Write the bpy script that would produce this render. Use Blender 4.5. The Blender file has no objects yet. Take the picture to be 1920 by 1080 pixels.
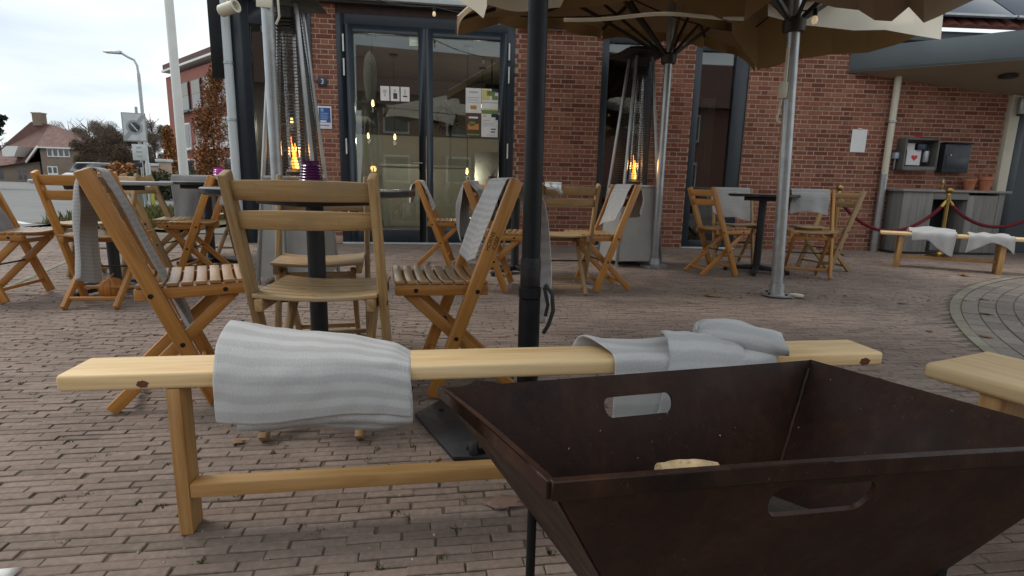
import bpy, bmesh, math, random
import numpy as np
from mathutils import Vector, Matrix, noise as mno
random.seed(7); rng = np.random.default_rng(11)
sc = bpy.context.scene
C = sc.collection
R = math.radians
# ------------------------------------------------------------------ camera
F_PX, HOR, ROLL, CAMH = 1020.0, 347.0, R(1.3), 0.8
PITCH = math.atan((540-HOR)*math.cos(ROLL)/F_PX)
cam = bpy.data.cameras.new('camera'); cam.sensor_width = 36.0; cam.lens = F_PX/1920*36
cam.clip_start = .02; cam.clip_end = 3000
camo = bpy.data.objects.new('camera', cam); C.objects.link(camo)
camo.matrix_world = Matrix.Translation((0,0,CAMH)) @ Matrix.Rotation(R(90)-PITCH,4,'X') @ Matrix.Rotation(-ROLL*-1,4,'Z')
sc.camera = camo
sc.render.resolution_x, sc.render.resolution_y = 1024, 576
# ------------------------------------------------------------------ sky, sun, exposure
SUN_AZ, SUN_EL = R(-72), R(52)      # azimuth measured from +Y towards +X
w = bpy.data.worlds.new('World'); sc.world = w; w.use_nodes = True
nt = w.node_tree; nt.nodes.clear()
def nn(nt, t, **kw):
    n = nt.nodes.new(t)
    for k, v in kw.items():
        if k in n.inputs.keys(): n.inputs[k].default_value = v
        else: setattr(n, k, v)
    return n
def lk(nt, a, b): nt.links.new(a, b)
out = nn(nt,'ShaderNodeOutputWorld'); bg = nn(nt,'ShaderNodeBackground'); bg.inputs['Strength'].default_value = .116
sky = nn(nt,'ShaderNodeTexSky'); sky.sky_type = 'NISHITA'; sky.sun_disc = False
sky.sun_elevation = SUN_EL; sky.sun_rotation = SUN_AZ; sky.dust_density = 2.0; sky.air_density = 1.0
tc = nn(nt,'ShaderNodeTexCoord'); sep = nn(nt,'ShaderNodeSeparateXYZ'); lk(nt, tc.outputs['Generated'], sep.inputs[0])
mz = nn(nt,'ShaderNodeMath', operation='MAXIMUM'); lk(nt, sep.outputs['Z'], mz.inputs[0]); mz.inputs[1].default_value = 0
az = nn(nt,'ShaderNodeMath', operation='ADD'); lk(nt, mz.outputs[0], az.inputs[0]); az.inputs[1].default_value = .22
cmb = nn(nt,'ShaderNodeCombineXYZ')
for i, k in enumerate('XY'):
    d = nn(nt,'ShaderNodeMath', operation='DIVIDE'); lk(nt, sep.outputs[k], d.inputs[0]); lk(nt, az.outputs[0], d.inputs[1]); lk(nt, d.outputs[0], cmb.inputs[i])
nz = nn(nt,'ShaderNodeTexNoise'); nz.inputs['Scale'].default_value = 1.15; nz.inputs['Detail'].default_value = 5; nz.inputs['Roughness'].default_value = .5; nz.inputs['Distortion'].default_value = .25
lk(nt, cmb.outputs[0], nz.inputs['Vector'])
rp = nn(nt,'ShaderNodeValToRGB'); e = rp.color_ramp.elements
e[0].position = .34; e[0].color = (4.9,5.65,6.4,1); e[1].position = .66; e[1].color = (8.45,8.6,8.45,1)
lk(nt, nz.outputs['Fac'], rp.inputs[0])
mx = nn(nt,'ShaderNodeMix'); mx.data_type = 'RGBA'; mx.inputs[0].default_value = .88
lk(nt, sky.outputs[0], mx.inputs[6]); lk(nt, rp.outputs[0], mx.inputs[7])
lk(nt, mx.outputs[2], bg.inputs[0]); lk(nt, bg.outputs[0], out.inputs[0])
sun = bpy.data.lights.new('sun', 'SUN'); sun.energy = 1.35; sun.angle = R(17); sun.color = (1,.96,.9)
so = bpy.data.objects.new('sun', sun); C.objects.link(so)
sd = Vector((math.sin(SUN_AZ)*math.cos(SUN_EL), math.cos(SUN_AZ)*math.cos(SUN_EL), math.sin(SUN_EL)))
so.rotation_euler = sd.to_track_quat('Z','Y').to_euler(); so.location = (0,0,30)
sc.view_settings.view_transform = 'Standard'; sc.view_settings.look = 'None'; sc.view_settings.gamma = 1; sc.view_settings.exposure = .38
sc.render.engine = 'CYCLES'
sc.cycles.max_bounces = 5; sc.cycles.diffuse_bounces = 3; sc.cycles.glossy_bounces = 3; sc.cycles.transmission_bounces = 4; sc.cycles.transparent_max_bounces = 10
# ------------------------------------------------------------------ measuring helpers (pixel of the 1920x1080 photo -> point in the place)
def ray(x, y):
    u = (x-960)/F_PX; v = (y-540)/F_PX; r = ROLL; p = PITCH
    uu = u*math.cos(r)+v*math.sin(r); vv = -u*math.sin(r)+v*math.cos(r)
    return Vector((uu, math.cos(p)-vv*math.sin(p), -math.sin(p)-vv*math.cos(p)))
def G(x, y, z=0.0):
    d = ray(x, y); return Vector((0,0,CAMH)) + d*((z-CAMH)/d.z)
def AT(x, y, Y):
    d = ray(x, y); return Vector((0,0,CAMH)) + d*(Y/d.y)
# ------------------------------------------------------------------ mesh builder
class MB:
    def __init__(s): s.V=[]; s.F=[]; s.U=[]
    def add(s, vs, fs, us=None):
        o = len(s.V); s.V += [tuple(v) for v in vs]
        for i, f in enumerate(fs):
            s.F.append(tuple(a+o for a in f)); s.U.append(us[i] if us else [(0,0)]*len(f))
        return s
    def hexa(s, P, L=None):
        # P: 8 points, bottom ring then top ring; u runs along 0->4 direction
        fs = [(3,2,1,0),(4,5,6,7),(0,1,5,4),(1,2,6,5),(2,3,7,6),(3,0,4,7)]
        P = [Vector(p) for p in P]
        ax = [(P[4]-P[0]).length, (P[1]-P[0]).length, (P[3]-P[0]).length]
        k = ax.index(max(ax)); ou, ov = random.random()*7, random.random()*7
        idx = {0:(0,0,0),1:(0,1,0),2:(0,1,1),3:(0,0,1),4:(1,0,0),5:(1,1,0),6:(1,1,1),7:(1,0,1)}
        us = []
        for f in fs:
            uv = []
            for a in f:
                t = idx[a]; c = [t[i]*ax[i] for i in range(3)]
                u = c[k]; v = sum(c[i] for i in range(3) if i != k)
                uv.append((u+ou, v+ov))
            us.append(uv)
        return s.add(P, fs, us)
    def box(s, c, d, M=None):
        x,y,z = d[0]/2,d[1]/2,d[2]/2; c = Vector(c)
        P = [(-x,-y,-z),(x,-y,-z),(x,y,-z),(-x,y,-z),(-x,-y,z),(x,-y,z),(x,y,z),(-x,y,z)]
        P = [Vector(p) for p in P]
        if M is not None: P = [M @ p for p in P]
        return s.hexa([p+c for p in P])
    def beam(s, p0, p1, w, t, up=(0,0,1), w1=None, t1=None):
        p0, p1 = Vector(p0), Vector(p1); d = (p1-p0).normalized(); up = Vector(up)
        sd_ = d.cross(up)
        if sd_.length < 1e-4: sd_ = d.cross(Vector((1,0,0)))
        sd_.normalize(); n = sd_.cross(d).normalized()
        w1 = w if w1 is None else w1; t1 = t if t1 is None else t1
        def ring(p, w, t): return [p-sd_*w/2-n*t/2, p+sd_*w/2-n*t/2, p+sd_*w/2+n*t/2, p-sd_*w/2+n*t/2]
        return s.hexa(ring(p0,w,t)+ring(p1,w1,t1))
    def tube(s, pts, r, n=10, cap=True):
        pts = [Vector(p) for p in pts]; m = len(pts)
        rs = r if isinstance(r,(list,tuple)) else [r]*m
        vs=[]; prev=None
        for i,p in enumerate(pts):
            d = (pts[min(i+1,m-1)]-pts[max(i-1,0)]).normalized()
            a = d.orthogonal().normalized() if prev is None else (prev - d*prev.dot(d)).normalized()
            prev = a; b = d.cross(a)
            for k in range(n):
                t = 2*math.pi*k/n; vs.append(p + (a*math.cos(t)+b*math.sin(t))*rs[i])
        fs=[]; us=[]; L=0
        for i in range(m-1):
            L2 = L+(pts[i+1]-pts[i]).length
            for k in range(n):
                fs.append((i*n+k, i*n+(k+1)%n, (i+1)*n+(k+1)%n, (i+1)*n+k))
                us.append([(L,k/n*.2),(L,(k+1)/n*.2),(L2,(k+1)/n*.2),(L2,k/n*.2)])
            L = L2
        if cap:
            fs.append(tuple(range(n-1,-1,-1))); us.append([(0,0)]*n)
            fs.append(tuple((m-1)*n+k for k in range(n))); us.append([(0,0)]*n)
        return s.add(vs, fs, us)
    def lathe(s, prof, n=24, c=(0,0,0), M=None):
        c = Vector(c); vs=[]; m=len(prof)
        for (r,z) in prof:
            for k in range(n):
                t=2*math.pi*k/n; p=Vector((r*math.cos(t), r*math.sin(t), z))
                vs.append((M@p if M is not None else p)+c)
        fs=[]
        for i in range(m-1):
            for k in range(n): fs.append((i*n+k, i*n+(k+1)%n, (i+1)*n+(k+1)%n, (i+1)*n+k))
        if prof[0][0]>1e-4: fs.append(tuple(range(n-1,-1,-1)))
        if prof[-1][0]>1e-4: fs.append(tuple((m-1)*n+k for k in range(n)))
        return s.add(vs, fs)
    def prism(s, poly, h, M=None):
        # poly in xy, extruded 0..h in z, then M
        n=len(poly); vs=[Vector((x,y,0)) for x,y in poly]+[Vector((x,y,h)) for x,y in poly]
        if M is not None: vs=[M@v for v in vs]
        fs=[tuple(range(n-1,-1,-1)), tuple(range(n,2*n))]+[(i,(i+1)%n,n+(i+1)%n,n+i) for i in range(n)]
        return s.add(vs, fs)
    def grid(s, fn, nu, nv, su=1, sv=1):
        vs=[fn(i/nu, j/nv) for j in range(nv+1) for i in range(nu+1)]
        fs=[]; us=[]
        for j in range(nv):
            for i in range(nu):
                a=j*(nu+1)+i; fs.append((a,a+1,a+nu+2,a+nu+1))
                us.append([(i/nu*su,j/nv*sv),((i+1)/nu*su,j/nv*sv),((i+1)/nu*su,(j+1)/nv*sv),(i/nu*su,(j+1)/nv*sv)])
        return s.add(vs, fs, us)
    def mesh(s, name, mat, bevel=0, seg=2, smooth=True, ang=35):
        me = bpy.data.meshes.new(name); me.from_pydata(s.V, [], s.F)
        uvl = me.uv_layers.new(name='UVMap')
        flat = [c for f in s.U for uv in f for c in uv]
        uvl.data.foreach_set('uv', flat)
        if bevel:
            bm = bmesh.new(); bm.from_mesh(me)
            bmesh.ops.remove_doubles(bm, verts=bm.verts, dist=1e-5)
            es = [e for e in bm.edges if len(e.link_faces)==2 and e.calc_face_angle(0) > R(30)]
            bmesh.ops.bevel(bm, geom=es, offset=bevel, segments=seg, affect='EDGES', profile=.5, clamp_overlap=True)
            bm.to_mesh(me); bm.free()
        me.materials.append(mat)
        if smooth:
            me.polygons.foreach_set('use_smooth', [True]*len(me.polygons)); me.set_sharp_from_angle(angle=R(ang))
        me.update(); return me
    def build(s, name, mat, parent=None, bevel=0, seg=2, smooth=True, ang=35):
        return link(name, s.mesh(name, mat, bevel, seg, smooth, ang), parent)
def link(name, me, parent=None):
    o = bpy.data.objects.new(name, me); C.objects.link(o)
    if parent is not None: o.parent = parent
    return o
def tag(o, label=None, cat=None, group=None, kind=None):
    if label: o['label']=label
    if cat: o['category']=cat
    if group: o['group']=group
    if kind: o['kind']=kind
    return o
def thing(name, label, cat, loc=(0,0,0), rz=0, group=None):
    o = bpy.data.objects.new(name, None); C.objects.link(o); o.empty_display_size=.1
    o.location = loc; o.rotation_euler=(0,0,rz); return tag(o,label,cat,group)
def copy_tree(o, parent=None):
    c = o.copy(); C.objects.link(c); c.parent = parent
    for ch in list(KIDS.get(o.name, o.children)): copy_tree(ch, c)
    return c
KIDS = {}
def solid(o, t, off=0):
    m = o.modifiers.new('thickness','SOLIDIFY'); m.thickness=t; m.offset=off; return o
def raw(name, V, F, mat, parent=None, smooth=False):
    me = bpy.data.meshes.new(name); me.from_pydata(V.tolist() if hasattr(V,'tolist') else V, [], F.tolist() if hasattr(F,'tolist') else F)
    me.materials.append(mat)
    if smooth: me.polygons.foreach_set('use_smooth',[True]*len(me.polygons))
    me.update(); return link(name, me, parent)
# ------------------------------------------------------------------ materials
MT = {}
def mat(name):
    m = bpy.data.materials.new(name); m.use_nodes=True; MT[name]=m
    n = m.node_tree; b = n.nodes['Principled BSDF']; return m, n, b
def ramp(n, fac, stops):
    r = nn(n,'ShaderNodeValToRGB'); el = r.color_ramp.elements
    while len(el) < len(stops): el.new(.5)
    for e_, (p, c) in zip(el, stops): e_.position=p; e_.color=(*c,1) if len(c)==3 else c
    lk(n, fac, r.inputs[0]); return r.outputs[0]
def noise(n, scale, detail=4, rough=.55, vec=None, dist=0):
    t = nn(n,'ShaderNodeTexNoise'); t.inputs['Scale'].default_value=scale; t.inputs['Detail'].default_value=detail
    t.inputs['Roughness'].default_value=rough; t.inputs['Distortion'].default_value=dist
    if vec is not None: lk(n, vec, t.inputs['Vector'])
    return t.outputs['Fac']
def coords(n, kind='Object', scale=(1,1,1), rot=(0,0,0)):
    t = nn(n,'ShaderNodeTexCoord'); m = nn(n,'ShaderNodeMapping'); m.inputs['Scale'].default_value=scale; m.inputs['Rotation'].default_value=rot
    lk(n, t.outputs[kind], m.inputs[0]); return m.outputs[0]
def mixc(n, fac, a, b, blend='MIX'):
    m = nn(n,'ShaderNodeMix'); m.data_type='RGBA'; m.blend_type=blend
    for s_, v in ((0,fac),(6,a),(7,b)):
        if hasattr(v,'is_output'): lk(n, v, m.inputs[s_])
        else: m.inputs[s_].default_value = v if s_==0 else (*v,1)
    return m.outputs[2]
def bump(n, b, h, strength=.3, dist=.01):
    t = nn(n,'ShaderNodeBump'); t.inputs['Strength'].default_value=strength; t.inputs['Distance'].default_value=dist
    lk(n, h, t.inputs['Height']); lk(n, t.outputs[0], b.inputs['Normal'])
def rnd(n):
    g = nn(n,'ShaderNodeNewGeometry'); o = nn(n,'ShaderNodeObjectInfo')
    a = nn(n,'ShaderNodeMath', operation='ADD'); lk(n, g.outputs['Random Per Island'], a.inputs[0]); lk(n, o.outputs['Random'], a.inputs[1])
    f = nn(n,'ShaderNodeMath', operation='FRACT'); lk(n, a.outputs[0], f.inputs[0]); return f.outputs[0]
def simple(name, col, rough=.6, metal=0, var=.12, scale=8, bmp=.1, spec=.5, wear=None):
    m,n,b = mat(name); v = coords(n)
    f = noise(n, scale, 5, .6, v)
    lo = tuple(c*(1-var) for c in col); hi = tuple(min(1,c*(1+var)) for c in col)
    c = ramp(n, f, [(.3,lo),(.7,hi)])
    if wear:
        f2 = noise(n, scale*3.3, 6, .7, v); f3 = ramp(n, f2, [(.58,(0,0,0)),(.68,(1,1,1))]); c = mixc(n, f3, c, wear)
    lk(n, c, b.inputs['Base Color']); b.inputs['Metallic'].default_value=metal; b.inputs['Specular IOR Level'].default_value=spec
    r = ramp(n, noise(n, scale*2, 4, .6, v), [(.3,(rough*.8,)*3),(.7,(min(1,rough*1.2),)*3)]); lk(n, r, b.inputs['Roughness'])
    if bmp: bump(n, b, noise(n, scale*12, 4, .6, v), bmp, .004)
    return m
def wood(name, dark, mid, light, rough=.45, fine=90, knots=False, grey=None, coat=0):
    m,n,b = mat(name); uv = coords(n,'UV',(1.6,fine*.35,1)); uvf = coords(n,'UV',(4,fine*1.6,1)); ob = coords(n)
    g1 = noise(n, 1.0, 5, .6, uv, .6); g2 = noise(n, 1.0, 4, .6, uvf, .2)
    c = ramp(n, g1, [(.33,dark),(.5,mid),(.66,light)])
    c = mixc(n, .42, c, ramp(n, g2, [(.3,dark),(.7,light)]))
    rv = rnd(n); c = mixc(n, 1.0, c, ramp(n, rv, [(0,(.82,.8,.78)),(1,(1.08,1.06,1.04))]), 'MULTIPLY')
    if grey:
        f = ramp(n, noise(n, 7, 6, .65, ob), [(.42,(0,0,0)),(.66,(.85,)*3)]); c = mixc(n, f, c, grey)
        f2 = ramp(n, noise(n, 22, 6, .7, ob), [(.6,(0,0,0)),(.72,(.6,)*3)]); c = mixc(n, f2, c, tuple(q*.5 for q in dark))
    if knots:
        vo = nn(n,'ShaderNodeTexVoronoi'); vo.inputs['Scale'].default_value=1.0; lk(n, coords(n,'UV',(3.1,9,1)), vo.inputs['Vector'])
        k = ramp(n, vo.outputs['Distance'], [(.035,(1,1,1)),(.075,(0,0,0))]); c = mixc(n, k, c, knots)
    lk(n, c, b.inputs['Base Color']); b.inputs['Roughness'].default_value=rough
    if coat: b.inputs['Coat Weight'].default_value=coat; b.inputs['Coat Roughness'].default_value=.3
    bump(n, b, g2, .12, .003); return m
def cloth(name, a, b_, stripes=(0,1), sc_=60, trans=0.0, dark=.0):
    m,n,b = mat(name); uv = coords(n,'UV',(1,1,1))
    wv = nn(n,'ShaderNodeTexWave'); wv.wave_type='BANDS'; wv.bands_direction='X' if stripes[0] else 'Y'; wv.inputs['Scale'].default_value=sc_/20; wv.inputs['Distortion'].default_value=1.2; wv.inputs['Detail'].default_value=2
    wv.inputs['Detail Scale'].default_value=1.5
    lk(n, uv, wv.inputs['Vector'])
    kn = nn(n,'ShaderNodeTexWave'); kn.bands_direction='Y' if stripes[0] else 'X'; kn.inputs['Scale'].default_value=110; kn.inputs['Distortion'].default_value=.6; lk(n, uv, kn.inputs['Vector'])
    big = noise(n, 9, 3, .5, coords(n))
    c = ramp(n, wv.outputs['Fac'], [(.25,a),(.75,b_)])
    c = mixc(n, .25, c, ramp(n, big, [(.35,a),(.65,b_)]))
    fz = noise(n, 260, 3, .7, uv)
    c = mixc(n, 1, c, ramp(n, fz, [(.3,(.88,)*3),(.7,(1.08,)*3)]), 'MULTIPLY')
    lk(n, c, b.inputs['Base Color']); b.inputs['Roughness'].default_value=.95; b.inputs['Specular IOR Level'].default_value=.15
    b.inputs['Sheen Weight'].default_value=.25
    ad = nn(n,'ShaderNodeMath', operation='ADD'); lk(n, kn.outputs['Fac'], ad.inputs[0]); lk(n, fz, ad.inputs[1])
    bump(n, b, ad.outputs[0], .35, .003)
    if trans:
        o = n.nodes['Material Output']; t = nn(n,'ShaderNodeBsdfTranslucent'); lk(n, c, t.inputs[0]); ms = nn(n,'ShaderNodeMixShader'); ms.inputs[0].default_value=trans
        lk(n, b.outputs[0], ms.inputs[1]); lk(n, t.outputs[0], ms.inputs[2]); lk(n, ms.outputs[0], o.inputs[0])
    return m
def bricks(name, stops, rough=.9, scale=40, moss=None):
    m,n,b = mat(name); ob = coords(n); g = nn(n,'ShaderNodeNewGeometry')
    r = rnd(n); c = ramp(n, r, stops)
    f = noise(n, scale, 5, .65, g.outputs['Position']); c = mixc(n, 1, c, ramp(n, f, [(.25,(.72,)*3),(.75,(1.22,)*3)]), 'MULTIPLY')
    big = noise(n, 1.3, 4, .6, g.outputs['Position']); c = mixc(n, 1, c, ramp(n, big, [(.3,(.78,.77,.76)),(.7,(1.14,1.14,1.14))]), 'MULTIPLY')
    if moss: c = mixc(n, ramp(n, noise(n, 3.2, 6, .7, g.outputs['Position']), [(.56,(0,0,0)),(.74,(.6,)*3)]), c, moss)
    lk(n, c, b.inputs['Base Color']); b.inputs['Roughness'].default_value=rough; b.inputs['Specular IOR Level'].default_value=.3
    bump(n, b, f, .35, .004); return m
def emit(name, col, s):
    m,n,b = mat(name); b.inputs['Base Color'].default_value=(*col,1); b.inputs['Emission Color'].default_value=(*col,1); b.inputs['Emission Strength'].default_value=s; return m
def glass(name, tint=(.9,.95,.95), refl=1.0):
    m = bpy.data.materials.new(name); m.use_nodes=True; n=m.node_tree; n.nodes.clear(); MT[name]=m
    o=nn(n,'ShaderNodeOutputMaterial'); t=nn(n,'ShaderNodeBsdfTransparent'); t.inputs[0].default_value=(*tint,1)
    g=nn(n,'ShaderNodeBsdfGlossy'); g.inputs['Roughness'].default_value=.015; fr=nn(n,'ShaderNodeFresnel'); fr.inputs['IOR'].default_value=1.62
    ms=nn(n,'ShaderNodeMixShader'); mm=nn(n,'ShaderNodeMath',operation='MULTIPLY'); mm.inputs[1].default_value=refl
    lk(n, fr.outputs[0], mm.inputs[0]); lk(n, mm.outputs[0], ms.inputs[0]); lk(n, t.outputs[0], ms.inputs[1]); lk(n, g.outputs[0], ms.inputs[2]); lk(n, ms.outputs[0], o.inputs[0])
    return m
M_brick = bricks('wall_brick', [(0,(.155,.055,.036)),(.3,(.23,.084,.053)),(.6,(.275,.106,.066)),(.85,(.315,.138,.088)),(1,(.215,.092,.062))])
M_mortar = simple('mortar', (.40,.285,.215), .95, var=.15, scale=3, bmp=.4)
M_paver = bricks('paver_clay', [(0,(.185,.143,.117)),(.3,(.225,.173,.142)),(.55,(.242,.184,.151)),(.8,(.262,.203,.168)),(1,(.215,.157,.130))], .85, 55, None)
M_joint = simple('joint_sand', (.115,.092,.066), 1, var=.35, scale=2.5, bmp=.6)
M_greypaver = bricks('paver_grey', [(0,(.165,.14,.12)),(.5,(.205,.175,.15)),(1,(.235,.2,.17))], .8, 45)
M_kerb = bricks('kerb_concrete', [(0,(.19,.172,.13)),(1,(.26,.237,.18))], .85, 60, (.2,.2,.1))
M_asphalt = simple('asphalt', (.125,.122,.115), .7, var=.2, scale=.6, bmp=.3)
M_chair = wood('oiled_chair_wood', (.29,.112,.018), (.49,.215,.043), (.60,.30,.08), .4, grey=None, coat=.12)
M_chair2 = wood('weathered_chair_wood', (.14,.068,.022), (.39,.235,.09), (.54,.365,.17), .52, grey=(.30,.21,.11))
M_pine = wood('fresh_pine', (.52,.33,.135), (.69,.495,.25), (.77,.60,.36), .58, 60, knots=(.20,.075,.03), coat=.05)
M_pine2 = wood('pine_beam', (.30,.14,.035), (.50,.285,.095), (.60,.39,.17), .55, 50, coat=.05)
M_towel = cloth('light_grey_knit', (.43,.427,.42), (.545,.541,.533), (0,1), 165)
M_towel2 = cloth('mid_grey_knit', (.20,.195,.19), (.30,.295,.29), (1,0), 420)
M_towel3 = cloth('plain_grey_knit', (.37,.368,.362), (.46,.457,.45), (0,1), 420)
M_black = simple('black_metal', (.008,.009,.010), .45, 0, .3, 6, .05, .25)
M_blackpowder = simple('black_powder_coat', (.018,.019,.022), .5, 0, .25, 20, .15)
M_rubber = simple('rubber', (.02,.02,.02), .8)
M_galv = simple('galvanised_steel', (.40,.42,.42), .38, .75, .16, 14, .08)
M_steel = simple('stainless_steel', (.36,.36,.35), .42, .8, .12, 10, .04)
M_panel = simple('heater_panel', (.36,.35,.325), .5, .2, .1, 5, .06)
M_dark = simple('dark_interior_metal', (.03,.028,.026), .6)
M_bolt = simple('dark_bolt', (.035,.03,.027), .45, .8)
M_frame = simple('anthracite_frame', (.022,.031,.041), .38, 0, .12, 4, .04)
M_awning = simple('slate_fascia', (.095,.115,.125), .5, 0, .12, 2, .06)
M_zinc = simple('pale_zinc', (.52,.56,.57), .5, .1, .1, 2, .05)
M_white = simple('white_paint', (.72,.72,.68), .45, 0, .06, 3, .05)
M_cream = simple('cream_paint', (.62,.58,.46), .5, 0, .08, 3, .05)
M_paper = simple('paper', (.75,.75,.74), .9, 0, .04, 8, .05)
M_glass = glass('window_glass', (.80,.86,.86), 1.6)
M_tube = glass('heater_tube_glass', (.95,.95,.95), .6)
M_brass = simple('brass', (.40,.27,.085), .32, 1, .1, 10, .02)
M_velvet = simple('red_velvet', (.13,.008,.016), .95, 0, .3, 30, .2)
M_terra = simple('terracotta', (.42,.15,.075), .8, 0, .2, 12, .15)
M_greywood = wood('grey_limed_wood', (.17,.165,.155), (.24,.235,.225), (.30,.295,.28), .75, 60)
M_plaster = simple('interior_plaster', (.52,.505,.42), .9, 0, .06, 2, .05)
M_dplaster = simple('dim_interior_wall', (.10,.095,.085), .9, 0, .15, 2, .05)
M_floorin = simple('interior_floor', (.14,.12,.1), .5, 0, .2, 3, .05)
M_tan = cloth('tan_shade_parasol_cloth', (.195,.115,.045), (.225,.135,.054), (0,1), 8, .08)  # tan puts the shade under the ivory cloth into its colour
M_ivory = cloth('ivory_parasol_cloth', (.80,.74,.60), (.84,.79,.66), (0,1), 8, .35)
M_rib = simple('dark_bronze_rib', (.035,.027,.02), .5, .2)
# ================================================================== THE GROUND
def sheet(name, pts, z, mat_, kind='structure'):
    mb = MB(); mb.add([(x,y,z) for x,y in pts], [tuple(range(len(pts)))]); o = mb.build(name, mat_, smooth=False); o['kind']=kind; return o
M_soil = simple('far_ground', (.16,.15,.13), .95, 0, .2, .05, .2)
ground = sheet('ground', [(-900,-300),(900,-300),(900,1500),(-900,1500)], -.06, M_soil)
plaza = sheet('plaza_bed', [(-9.2,-1.5),(9,-1.5),(9,7.95),(-4.0,7.95),(-7.6,7.95),(-9.2,7.0)], -.0042, M_joint)
tag(plaza, kind='structure')
ROW, PL = .0300, .124
YAW = R(8.0)
cu, su = math.cos(YAW), math.sin(YAW)
RC, RR = np.array([8.0,.05]), 6.13       # the round paved patch on the right
def inside(P):
    x,y = P[:,0],P[:,1]
    wall = np.where(x>0, 7.43+x*math.tan(R(3.2)), 7.40+x*math.tan(R(8)))
    ok = (y < wall-.01) & (y>.25) & (np.abs(x) < y*1.08+.9) & (x < 8.6)
    left = (x - -8.4) + (y-7.0)*.35 > 0
    ok &= left
    ok &= np.hypot(x-RC[0], y-RC[1]) > RR+.05
    # behind the cafe's left corner the plaza ends
    ok &= ~((y>7.0)&(x<-3.55))
    return ok
rows = np.arange(-40, 420); recs=[]
for r in rows:
    off = (r%2)*PL*.5 + rng.normal()*.012
    k = np.arange(-110,110)
    u = k*PL+off+rng.normal(size=k.size)*.0025; v = np.full(k.size, r*ROW)
    recs.append(np.stack([u,v],1))
UVp = np.concatenate(recs)
# slow waviness of hand laid rows
UVp[:,1] += .010*np.sin(UVp[:,0]*1.1+1.2)+.005*np.sin(UVp[:,0]*2.7)
P = np.stack([UVp[:,0]*cu-UVp[:,1]*su, UVp[:,0]*su+UVp[:,1]*cu],1)
P = P[inside(P)]
n = len(P)
lu = PL-.0026-np.abs(rng.normal(size=n))*.0016; lv = ROW-.0022-np.abs(rng.normal(size=n))*.0010
zz = rng.normal(size=n)*.0011; tl = rng.normal(size=(n,2))*.007; ya = YAW+rng.normal(size=n)*.010 + .011*np.cos(P[:,0]*1.1+1.2)
# order by size in the picture: nearest and in frame first
def infront(P):
    f=F_PX; p=PITCH; r=ROLL
    fw=P[:,1]*math.cos(p)+CAMH*math.sin(p); dn=-P[:,1]*math.sin(p)+CAMH*math.cos(p)
    uu=P[:,0]/fw; vv=dn/fw
    return 960+f*(uu*math.cos(r)-vv*math.sin(r)), 540+f*(uu*math.sin(r)+vv*math.cos(r))
ix,iy = infront(P)
vis = (ix>-20)&(ix<1010)&(iy<1085)&(iy>600)
score = np.where(vis, -np.hypot(P[:,0],P[:,1]), -1e3-np.hypot(P[:,0],P[:,1]))
order = np.argsort(-score); near = set(order[:300].tolist())
def corner_box(i, c=.0025):
    a,b = lu[i]/2, lv[i]/2
    def ring(k,z): return [(-a+k,-b+k,z),(a-k,-b+k,z),(a-k,b-k,z),(-a+k,b-k,z)]
    return ring(0,-.03)+ring(0,-c*1.2)+ring(c,0)
FB = [(0,1,5,4),(1,2,6,5),(2,3,7,6),(3,0,4,7),(4,5,9,8),(5,6,10,9),(6,7,11,10),(7,4,8,11),(8,9,10,11)]
# nearest pavers: objects of their own (a few shared meshes)
var=[]
for k in range(8):
    a,b = (PL-.0028-.002*random.random())/2, (ROW-.0024-.0010*random.random())/2; c=.0016+.0010*random.random()
    j=lambda: random.uniform(-.0012,.0012)
    V=[(-a,-b,-.03),(a,-b,-.03),(a,b,-.03),(-a,b,-.03)]
    t=[(-a+j(),-b+j(),-c),(a+j(),-b+j(),-c),(a+j(),b+j(),-c),(-a+j(),b+j(),-c)]
    V+=t+[(x*(1-c/a), y*(1-c/b), j()*.4) for x,y,z in t]
    me=bpy.data.meshes.new('paver'); me.from_pydata(V,[],FB); me.materials.append(M_paver); var.append(me)
for i in near:
    o=link('paver', var[i%8], plaza); o.location=(P[i,0],P[i,1],zz[i]); o.rotation_euler=(tl[i,0]*1.4,tl[i,1]*.5,ya[i])
# the rest: one mesh
idx=[i for i in range(n) if i not in near]; m=len(idx); idx=np.array(idx)
a=lu[idx]/2; b=lv[idx]/2; c=.0018
jit=lambda: rng.normal(size=m)*.0009
cor=[]
for (sx,sy) in ((-1,-1),(1,-1),(1,1),(-1,1)): cor.append(np.stack([sx*a,sy*b,np.full(m,-.028)],1))
for (sx,sy) in ((-1,-1),(1,-1),(1,1),(-1,1)): cor.append(np.stack([sx*a+jit(),sy*b+jit(),np.full(m,-c)],1))
for (sx,sy) in ((-1,-1),(1,-1),(1,1),(-1,1)): cor.append(np.stack([sx*(a-c),sy*(b-c),jit()*.5],1))
L=np.stack(cor,1)
L[:,:,2]+= L[:,:,0]*(-tl[idx,1]*.5)[:,None]+L[:,:,1]*(tl[idx,0]*1.4)[:,None]+zz[idx][:,None]
ca,sa=np.cos(ya[idx])[:,None],np.sin(ya[idx])[:,None]
W=np.stack([L[:,:,0]*ca-L[:,:,1]*sa+P[idx,0][:,None], L[:,:,0]*sa+L[:,:,1]*ca+P[idx,1][:,None], L[:,:,2]],2)
F=(np.array(FB)[None]+12*np.arange(m)[:,None,None]).reshape(-1,4)
o=raw('pavers', W.reshape(-1,3), F, M_paver, plaza); o['kind']='stuff'
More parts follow.
